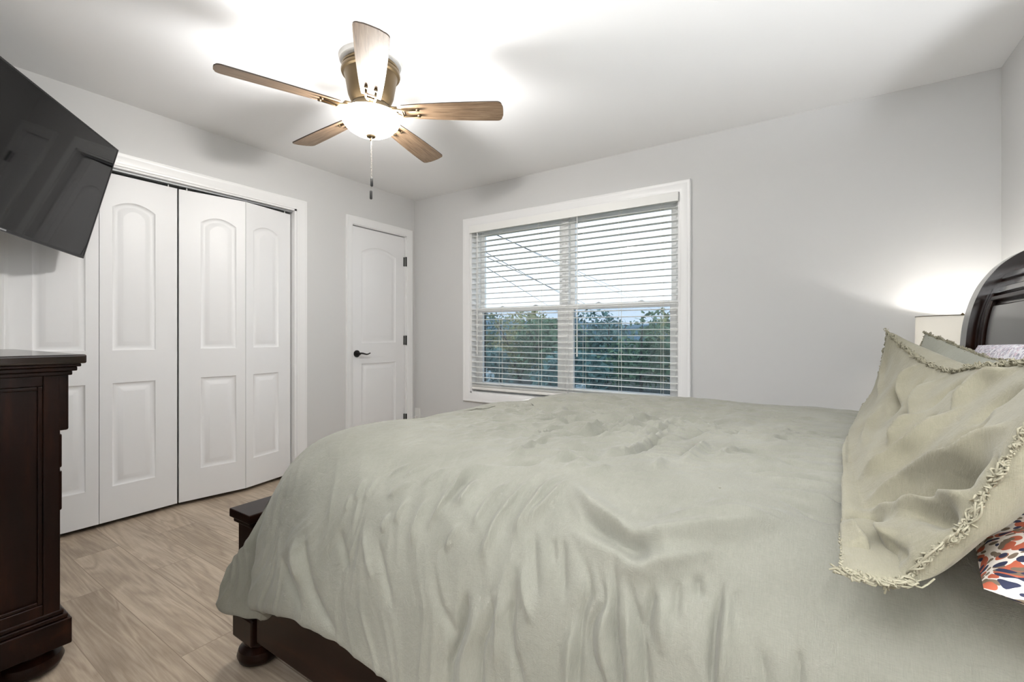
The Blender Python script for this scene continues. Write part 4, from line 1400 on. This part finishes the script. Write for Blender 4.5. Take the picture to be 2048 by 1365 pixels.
SHAM = dict(
    bot=[(.114, 1.69, .84), (.085, 1.42, .842), (.062, 1.197, .845), (.046, .95, .845), (.040, .848, .845), (.030, .70, .845), (.025, .604, .845)],
    top=[(.19, 1.805, 1.11), (.212, 1.727, 1.072), (.23, 1.50, 1.033), (.25, 1.365, 1.018), (.255, 1.2, 1.037), (.255, .96, 1.057), (.235, .76, 1.075), (.20, .63, 1.09)],
    lef=[(.114, 1.69, .84), (.123, 1.784, .864), (.159, 1.82, .932), (.18, 1.822, 1.028), (.19, 1.805, 1.11)],
    rig=[(.025, .604, .845), (.054, .613, .842), (.08, .628, .842), (.108, .63, .883), (.126, .63, .905), (.146, .63, .956), (.167, .63, 1.005), (.20, .63, 1.09)])
NU, NV = 240, 120
SB = coons(SHAM['bot'], SHAM['top'], SHAM['lef'], SHAM['rig'], NU, NV)
VV = np.linspace(0, 1, NV)[None, :, None]
SF = SB + puff(NU, NV, 0.6)[..., None] * (np.array([-0.052, -0.010, 0.030]) * (1 - VV) + np.array([-0.035, 0, -0.012]) * VV)
# <<< pillow
SHAM_RIDGES = [
    (0.014, 0.0136, [(0.2, 0.963, 1.001), (0.18, 0.953, 0.98), (0.161, 0.947, 0.959), (0.14, 0.936, 0.934), (0.123, 0.944, 0.913), (0.089, 0.947, 0.881), (0.065, 0.978, 0.854)]),
    (-0.014, 0.0153, [(0.193, 0.822, 1.01), (0.168, 0.822, 0.977), (0.147, 0.816, 0.951), (0.129, 0.85, 0.922), (0.108, 0.882, 0.896)]),
    (0.012, 0.0119, [(0.169, 0.64, 1.014), (0.164, 0.698, 0.991), (0.149, 0.722, 0.963), (0.139, 0.766, 0.942), (0.116, 0.823, 0.906), (0.085, 0.848, 0.875), (0.049, 0.839, 0.851)]),
    (-0.016, 0.0153, [(0.158, 0.649, 0.99), (0.146, 0.673, 0.964), (0.134, 0.721, 0.937), (0.119, 0.75, 0.91), (0.101, 0.768, 0.891), (0.078, 0.817, 0.865), (0.055, 0.841, 0.85)]),
    (0.012, 0.0119, [(0.126, 0.663, 0.921), (0.109, 0.725, 0.897), (0.085, 0.78, 0.873), (0.051, 0.827, 0.851)]),
    (-0.012, 0.0119, [(0.128, 0.63, 0.91), (0.118, 0.658, 0.906), (0.107, 0.706, 0.895), (0.091, 0.743, 0.879)]),
    (-0.014, 0.0102, [(0.044, 0.803, 0.851), (0.056, 0.762, 0.848), (0.061, 0.701, 0.845), (0.071, 0.659, 0.845), (0.078, 0.632, 0.844)]),
    (0.01, 0.0102, [(0.037, 0.767, 0.849), (0.045, 0.721, 0.849), (0.054, 0.681, 0.846), (0.063, 0.649, 0.843)]),
    (-0.012, 0.0102, [(0.049, 0.788, 0.85), (0.058, 0.769, 0.848), (0.062, 0.753, 0.848)]),
    (0.01, 0.0119, [(0.071, 0.763, 0.854), (0.077, 0.707, 0.857), (0.087, 0.652, 0.864), (0.099, 0.63, 0.868)]),
    (-0.01, 0.0102, [(0.076, 0.698, 0.855), (0.083, 0.661, 0.86), (0.09, 0.639, 0.863)]),
    (-0.008, 0.0102, [(0.043, 0.688, 0.848), (0.051, 0.664, 0.846), (0.058, 0.65, 0.844)]),
    (0.01, 0.0119, [(0.111, 1.051, 0.897), (0.133, 1.096, 0.921), (0.154, 1.114, 0.944), (0.173, 1.12, 0.963)]),
    (-0.01, 0.0102, [(0.112, 1.006, 0.899), (0.134, 1.026, 0.924), (0.157, 1.053, 0.949), (0.18, 1.069, 0.972)]),
    (0.008, 0.0102, [(0.083, 1.147, 0.874), (0.11, 1.349, 0.881), (0.137, 1.444, 0.909), (0.152, 1.472, 0.929)]),
    (-0.01, 0.0102, [(0.15, 0.635, 0.971), (0.146, 0.644, 0.965)]),
    (0.008, 0.0102, [(0.138, 0.63, 0.934), (0.13, 0.658, 0.931), (0.122, 0.716, 0.915)]),
    (-0.008, 0.0102, [(0.138, 0.639, 0.945), (0.132, 0.682, 0.936), (0.122, 0.735, 0.915)]),
    (-0.012, 0.0102, [(0.202, 1.514, 1.003), (0.18, 1.493, 0.969), (0.168, 1.438, 0.944), (0.141, 1.299, 0.915)]),
    (0.01, 0.0102, [(0.23, 1.499, 1.033), (0.202, 1.514, 1.003), (0.185, 1.468, 0.97), (0.164, 1.377, 0.934)]),
    (-0.01, 0.0102, [(0.233, 1.412, 1.011), (0.209, 1.416, 0.986), (0.183, 1.352, 0.953), (0.149, 1.174, 0.934)]),
    (0.01, 0.0102, [(0.252, 1.341, 1.019), (0.22, 1.339, 0.992), (0.177, 1.226, 0.96), (0.151, 1.129, 0.939)]),
    (-0.01, 0.0119, [(0.241, 1.066, 1.036), (0.225, 1.158, 1.014), (0.201, 1.17, 0.989), (0.168, 1.114, 0.957)]),
    (0.012, 0.0136, [(0.245, 0.935, 1.052), (0.231, 0.986, 1.032), (0.204, 0.988, 1.004), (0.171, 0.958, 0.969)]),
    (-0.012, 0.0136, [(0.212, 0.796, 1.039), (0.206, 0.857, 1.021), (0.187, 0.857, 0.998), (0.169, 0.842, 0.976)]),
    (0.006, 0.0119, [(0.185, 1.81, 1.069), (0.175, 1.764, 0.989), (0.146, 1.561, 0.926)]),
]


def fringe(path, outward, n_, ln, rad, seed):
    """loose threads along a seam"""
    rng = random.Random(seed)
    mb = MB()
    p = polyres(path, n_)
    for i in range(n_):
        a = Vector(p[i])
        tdir = Vector(p[min(i + 1, n_ - 1)] - p[max(i - 1, 0)]).normalized()
        bunch = 0.5 + 0.5 * math.sin(i * 0.3 + 2 * math.sin(i * 0.07))
        for k in range(2):
            out_ = (Vector(outward) + Vector((rng.uniform(-1, 1), rng.uniform(-1, 1), rng.uniform(-1, 1))) * 0.5).normalized()
            sw = tdir * (0.9 * math.sin(i * 0.19) + rng.uniform(-0.9, 0.9))
            l_ = ln * rng.uniform(0.5, 1.0) * (0.5 + 0.7 * bunch)
            wob = lambda q: Vector((rng.uniform(-1, 1), rng.uniform(-1, 1), rng.uniform(-1, 1))) * l_ * q
            st = a + tdir * rng.uniform(-0.004, 0.004)
            pts = [st - out_ * 0.003, st + out_ * l_ * 0.35 + sw * l_ * 0.25 + wob(0.1), st + out_ * l_ * 0.55 + sw * l_ * 0.7 + wob(0.2), st + out_ * l_ * 0.5 + sw * l_ * 1.15 + wob(0.3), st + out_ * l_ * 0.2 + sw * l_ * 1.4 + wob(0.35)]
            pts = [Vector(q) for q in smooth_poly([tuple(q) for q in pts], 2)]
            mb.tube(pts, rad, 4, cap=False)
    return mb


def pillow(name, base, front, back, m, label, cat, group=None, eb=0.45, fr=None):
    nu, nv = base.shape[:2]
    B = base + puff(nu, nv, eb)[..., None] * np.asarray(back)
    ctr = base.reshape(-1, 3).mean(0)
    o_ = thing(name, tuple(ctr), label, cat, group)
    mb = grid_mesh(front)
    grid_mesh(B[::-1], mb)
    obj('pillow_cover', mb, m, o_, smooth='all', recalc=False)
    if fr:
        mb = MB()
        for q, (path, outw, n_, fl_) in enumerate(fr):
            t_ = fringe(path, outw, n_ * 2, fl_, 0.0011, q + 3)
            mb.add(t_.v, t_.f)
        obj('fringe', mb, M_fringe, o_, smooth='all', recalc=False, label='frayed pale thread fringe')
    return o_


SN = grid_normals(SF)
if SN[NU // 2, NV // 2, 0] > 0:
    SN = -SN
uu = np.linspace(0, 1, NU)[:, None]
vv = np.linspace(0, 1, NV)[None]
em = puff(NU, NV, 0.35)
sd_ = 2.0 * ridges(SF, SHAM_RIDGES) + em * (0.006 * vnoise(uu * 7 + 0 * vv, vv * 3 + uu * 2, 51) + 0.003 * vnoise(uu * 16 + vv * 4, vv * 5, 52))
SFD = SF + SN * (sd_ * np.clip(em * 2, 0, 1))[..., None]
pillow('pillow_sham', SB, SFD, np.array([0.085, 0, 0.012]) * (1 - VV) + np.array([0.10, 0, 0.050]) * VV, M_sham, 'large olive linen fringed pillow sham slumped nearest the camera', 'pillow', 'linen pillow shams on the bed', 0.35,
       [(SHAM['top'], (-0.3, -0.1, 0.5), 300, 0.016), (SHAM['rig'], (-0.3, -0.75, 0.3), 150, 0.013), (SHAM['bot'], (-0.6, -0.1, 0.2), 60, 0.006), (SHAM['lef'], (-0.2, 0.8, 0.1), 30, 0.008),
        ([(.028, .607, .846), (.054, .612, .843), (.08, .625, .843)], (0.2, -0.8, -0.1), 60, 0.011)])

S2b = [(.30, 2.20, .85), (.30, 1.9, .85), (.31, 1.5, .85), (.32, 1.15, .85)]
S2t = [(.35, 2.28, 1.107), (.365, 2.10, 1.085), (.385, 1.9, 1.055), (.40, 1.70, 1.033), (.41, 1.45, 1.03), (.41, 1.15, 1.04)]
S2l = [(.30, 2.20, .85), (.325, 2.29, .96), (.35, 2.28, 1.107)]
S2r = [(.32, 1.15, .85), (.37, 1.10, .94), (.41, 1.15, 1.04)]
B2 = coons(S2b, S2t, S2l, S2r, 90, 50)
F2 = B2 + puff(90, 50, 0.6)[..., None] * np.array([-0.035, 0, 0.03])
F2 = F2 + grid_normals(F2) * (0.004 * vnoise(np.linspace(0, 9, 90)[:, None] + np.zeros((1, 50)), np.linspace(0, 4, 50)[None] + np.zeros((90, 1)), 61) * puff(90, 50, .4))[..., None]
pillow('pillow_sham', B2, F2, (0.05, 0, 0.0), M_sham_far, 'sage linen fringed pillow sham leaning behind the larger one', 'pillow', 'linen pillow shams on the bed', 0.4,
       [(S2t, (-0.3, 0, 0.5), 170, 0.015), (S2l, (-0.2, 0.7, 0.2), 50, 0.01)])

# floral sleeping pillows behind the shams
F1b = [(.140, .630, .850), (.26, .590, .846), (.38, .590, .852), (.465, .62, .87)]
F1t = [(.20, 1.15, .87), (.30, 1.20, .88), (.39, 1.20, .89), (.465, 1.15, .90)]
F1l = [(.140, .630, .850), (.18, .9, .862), (.20, 1.15, .87)]
F1r = [(.465, .62, .87), (.47, .9, .885), (.465, 1.15, .90)]
B3 = coons(F1b, F1t, F1l, F1r, 70, 70)
pillow('bed_pillow', B3, B3 + puff(70, 70, 0.45)[..., None] * np.array([0.02, 0, 0.075]), (0, 0, -0.035), M_floral, 'red and navy floral pillow lying flat under the large sham', 'pillow', 'floral bed pillows', 0.45)
G1b = [(.455, 2.22, .87), (.455, 1.8, .87), (.455, 1.35, .87)]
G1t = [(.475, 2.20, 1.065), (.475, 1.8, 1.075), (.475, 1.35, 1.08)]
G1l = [(.455, 2.22, .87), (.455, 2.26, .96), (.475, 2.20, 1.065)]
G1r = [(.455, 1.35, .87), (.455, 1.31, .97), (.475, 1.35, 1.08)]
B4 = coons(G1b, G1t, G1l, G1r, 70, 40)
pillow('bed_pillow', B4, B4 + puff(70, 40, 0.5)[..., None] * np.array([-0.03, 0, 0.01]), (0.016, 0, 0.01), M_floral_pale, 'pale lilac floral pillow standing against the headboard', 'pillow', 'floral bed pillows', 0.45)

# ------------------------------------------------------------------ nightstand and table lamp
bm_ = mat('bulb_glass', (0.9, 0.88, 0.8), 0.4)
P(bm_).inputs['Emission Color'].default_value = (1, 0.9, 0.75, 1)
P(bm_).inputs['Emission Strength'].default_value = 6


def bedside(NX0, NX1, NY0, NY1, LX, LY, watt, nlabel, llabel):
    NZ = 0.72
    ns_ = thing('nightstand', ((NX0 + NX1) / 2, (NY0 + NY1) / 2, 0), nlabel, 'nightstand', 'matching nightstands beside the bed')
    obj('carcass', MB().box(NX0 + 0.02, NX1 - 0.01, NY0 + 0.015, NY1 - 0.015, 0.08, NZ - 0.03), M_wood, ns_, bevel=0.003)
    obj('top', MB().box(NX0, NX1, NY0, NY1, NZ - 0.03, NZ), M_woodh, ns_, bevel=0.006)
    for z0, z1 in ((0.14, 0.39), (0.41, 0.67)):
        d_ = obj('drawer', MB().box(NX0 + 0.005, NX0 + 0.02, NY0 + 0.04, NY1 - 0.04, z0, z1), M_woodh, ns_, bevel=0.004)
        kb = MB().lathe((0, 0, 0), [(0.006, 0), (0.006, 0.010), (0.015, 0.016), (0.014, 0.024), (0.006, 0.027)], 16)
        kb.xf(Matrix(((0, 0, -1, NX0 + 0.005), (0, 1, 0, (NY0 + NY1) / 2), (1, 0, 0, (z0 + z1) / 2), (0, 0, 0, 1))))
        obj('knob', kb, M_brass2, d_, smooth=True)
    for fx in (NX0 + 0.07, NX1 - 0.07):
        for fy in (NY0 + 0.07, NY1 - 0.07):
            obj('bun_foot', MB().lathe((fx, fy, 0), [(r * 0.6, z) for r, z in BUN], 24), M_wood, ns_, smooth=True)
    lp = thing('table_lamp', (LX, LY, NZ), llabel, 'lamp', 'matching bedside table lamps')
    obj('base', MB().lathe((LX, LY, NZ), [(0.07, 0), (0.07, 0.012), (0.03, 0.022), (0.045, 0.06), (0.06, 0.10), (0.045, 0.15), (0.015, 0.185), (0.010, 0.29)], 32), M_brass2, lp, smooth=True)
    sh = MB()
    n = 48
    prof = [(0.178, 0.945), (0.172, 1.192), (0.170, 1.192), (0.176, 0.945)]
    vs = [(LX + r * math.cos(2 * math.pi * i / n), LY + r * math.sin(2 * math.pi * i / n), z) for r, z in prof for i in range(n)]
    sh.add(vs, [(k * n + i, k * n + (i + 1) % n, ((k + 1) % 4) * n + (i + 1) % n, ((k + 1) % 4) * n + i) for k in range(4) for i in range(n)])
    so = obj('lamp_shade', sh, M_shade, lp, smooth=True)
    obj('rim_wire', MB().tube([(LX + 0.1735 * math.cos(2 * math.pi * i / 48), LY + 0.1735 * math.sin(2 * math.pi * i / 48), 1.193) for i in range(49)], 0.0018, 6), M_brass2, so, smooth=True)
    sp = MB()
    for q in range(3):
        a = q * 2 * math.pi / 3 + 0.4
        sp.tube([(LX, LY, 1.185), (LX + 0.17 * math.cos(a), LY + 0.17 * math.sin(a), 1.185)], 0.0018, 6)
    sp.tube([(LX, LY, 1.01), (LX + 0.045, LY, 1.04), (LX + 0.05, LY, 1.13), (LX, LY, 1.185)], 0.0018, 6)
    obj('harp', sp, M_brass2, lp)
    obj('finial', MB().lathe((LX, LY, 1.185), [(0.004, 0), (0.009, 0.008), (0.006, 0.018), (0.002, 0.024)], 14), M_brass2, lp, smooth=True)
    obj('bulb', MB().lathe((LX, LY, 1.02), [(0.012, -0.03), (0.014, 0.0), (0.024, 0.025), (0.026, 0.045), (0.014, 0.062)], 20), bm_, lp, smooth=True)
    point('lamp_bulb', (LX, LY, 1.118), watt, (1, 0.975, 0.945) if watt < 20 else (0.945, 0.975, 1.0), 0.02, lp)


bedside(0.36, 0.77, 2.66, 3.24, 0.607, 3.060, LAMP_W, 'dark cherry nightstand between the bed and the window wall', 'lit table lamp with cream drum shade between headboard and window wall')
bedside(0.36, 0.77, 0.02, 0.60, 0.590, 0.270, NEAR_FILL_W, 'added dark cherry nightstand under the fill lamp by the doorway', 'added fill table lamp with cream drum shade on the doorway side of the bed')  # out-of-frame lamp and stand added to bounce fill light off the ceiling

# ------------------------------------------------------------------ outside
struct('ground', MB().box(-90, 60, YW + T + 0.3, 140, -0.75, -0.65), leafy('grass', (0.045, 0.055, 0.03), (0.075, 0.085, 0.045)), 'dark grassy ground outside the window', 'ground')
hv = []
rng = np.random.RandomState(3)
nx = 70
hx_ = np.linspace(-160, 60, nx)
hz_ = 7.2 + 1.6 * np.sin(hx_ * 0.045 + 1) + 0.8 * np.sin(hx_ * 0.13) + rng.uniform(-.3, .3, nx)
m = MB()
vs = [(x, 150, -1) for x in hx_] + [(x, 150, z * 0.7) for x, z in zip(hx_, hz_)] + [(x, 170, z) for x, z in zip(hx_, hz_)] + [(x, 215, -1) for x in hx_]
m.add(vs, [(k * nx + i, k * nx + i + 1, (k + 1) * nx + i + 1, (k + 1) * nx + i) for k in range(3) for i in range(nx - 1)])
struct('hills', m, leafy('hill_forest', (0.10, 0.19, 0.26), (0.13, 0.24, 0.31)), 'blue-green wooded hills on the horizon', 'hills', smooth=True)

GR = (leafy('leaf_olive', (0.20, 0.25, 0.12), (0.30, 0.34, 0.16)), leafy('leaf_green', (0.14, 0.25, 0.14), (0.22, 0.34, 0.18)),
      leafy('leaf_teal', (0.11, 0.23, 0.22), (0.18, 0.32, 0.28)), leafy('leaf_gold', (0.36, 0.37, 0.15), (0.52, 0.48, 0.22)))


def bush(x, y, z0, r, h, m_, label, seed, n_=2600):
    rng = np.random.RandomState(seed)
    o_ = thing('bush', (x, y, z0), label, 'bush', 'bushes outside the window')
    tr = MB()
    for k in range(5):
        a = rng.uniform(0, 6.28)
        tr.tube([(x, y, z0), (x + 0.2 * r * math.cos(a), y + 0.2 * r * math.sin(a), z0 + h * 0.4), (x + 0.55 * r * math.cos(a), y + 0.55 * r * math.sin(a), z0 + h * 0.8)], [0.05, 0.035, 0.012], 6)
    obj('stems', tr, M_bark, o_)
    f = MB()
    lobes = [(rng.uniform(-.55, .55) * r, rng.uniform(-.5, .5) * r, h * rng.uniform(0.25, 0.82), r * rng.uniform(0.35, 0.6)) for _ in range(16)]
    for i in range(n_):
        lx, ly, lz, lr = lobes[rng.randint(len(lobes))]
        d = rng.normal(size=3)
        d /= np.linalg.norm(d)
        rr = lr * rng.uniform(0.55, 1.0)
        c_ = np.array([x + lx + d[0] * rr, y + ly + d[1] * rr, z0 + max(0.05, min(lz + d[2] * rr * 0.8, h * rng.uniform(0.93, 1.0)))])
        s = rng.uniform(0.05, 0.12)
        a = rng.normal(size=3)
        a /= np.linalg.norm(a)
        b = np.cross(a, d + 0.6 * rng.normal(size=3))
        b /= np.linalg.norm(b) + 1e-9
        f.add([c_ - a * s, c_ + b * s * 0.5, c_ + a * s, c_ - b * s * 0.5], [(0, 1, 2, 3)])
    obj('foliage', f, m_, o_, recalc=False)
    return o_


for i, (x, y, r, h, g, lb) in enumerate((
        (-11.8, 14.0, 1.9, 2.75, 0, 'broad olive bush behind the left lower pane, nearest the casing'),
        (-9.3, 14.6, 1.8, 2.80, 3, 'yellow-green bush behind the middle of the left lower pane'),
        (-7.4, 13.6, 1.6, 2.35, 1, 'deep green bush behind the window mullion'),
        (-6.0, 15.0, 1.7, 2.65, 2, 'teal green bush behind the left part of the right lower pane'),
        (-4.4, 13.8, 1.5, 2.55, 1, 'green bush behind the right part of the right lower pane'),
        (-3.0, 14.4, 1.5, 2.90, 3, 'golden bush at the right edge of the right lower pane'),
        (-13.8, 17.5, 2.2, 2.9, 2, 'grey-green bush standing furthest back on the left'),
        (-8.6, 11.2, 1.1, 1.35, 2, 'low dark teal bush in front of the row on the left'),
        (-5.1, 10.6, 1.1, 1.35, 2, 'low dark teal bush in front of the row on the right'))):
    bush(x, y, -0.65, r, h, GR[g], lb, 100 + i)


def flower(x, y, zt, r, label, seed):
    rng = random.Random(seed)
    o_ = thing('flowering_shrub', (x, y, -0.65), label, 'flower')
    st = MB()
    hd = MB()
    for k in range(5):
        ex, ey, ez = x + rng.uniform(-r, r), y + rng.uniform(-r, r), zt + rng.uniform(-r, r)
        st.tube([(x, y, -0.65), (x + (ex - x) * 0.3, y + (ey - y) * 0.3, zt * 0.5), (ex, ey, ez)], 0.006, 5)
        for q in range(26):
            d = Vector((rng.gauss(0, 1), rng.gauss(0, 1), rng.gauss(0, 1))).normalized()
            p = Vector((ex, ey, ez)) + d * 0.045
            a = d.orthogonal().normalized() * 0.017
            b = d.cross(a)
            hd.add([p - a, p + b, p + a, p - b], [(0, 1, 2, 3)])
    obj('stems', st, M_bark, o_)
    obj('blossoms', hd, mat('pale_blossom', (0.62, 0.74, 0.76), 0.7), o_, recalc=False)


flower(-3.40, 4.6, 0.60, 0.06, 'pale blue-white blossom low in the left pane', 1)
flower(-2.24, 4.8, 0.46, 0.05, 'pale blossom low in the right pane by the mullion', 2)

for (a, b), lb in zip((((-8.03, 10, 4.24), (-14.93, 50, 4.60)), ((-8.03, 10, 4.281), (-17.03, 55, 4.67)), ((-8.03, 10, 3.664), (-15.98, 45, 1.752)),
                       ((-8.21, 10, 3.60), (-16.49, 48, 2.20)), ((-8.03, 10, 3.285), (-21.57, 45, 2.50))),
                      ('topmost overhead wire crossing behind both upper panes', 'overhead wire just below the topmost one', 'middle overhead wire of the lower three',
                       'overhead wire close above the middle one', 'lowest overhead wire behind the left upper pane')):
    a, b = Vector(a), Vector(b)
    d = (b - a)
    setp(obj('power_line', MB().tube([a - d * 0.15, a, a + d * 0.5, b, b + d * 0.4], 0.011, 6), M_cable, at=tuple(a)), lb, 'wire', 'overhead wires outside the window')
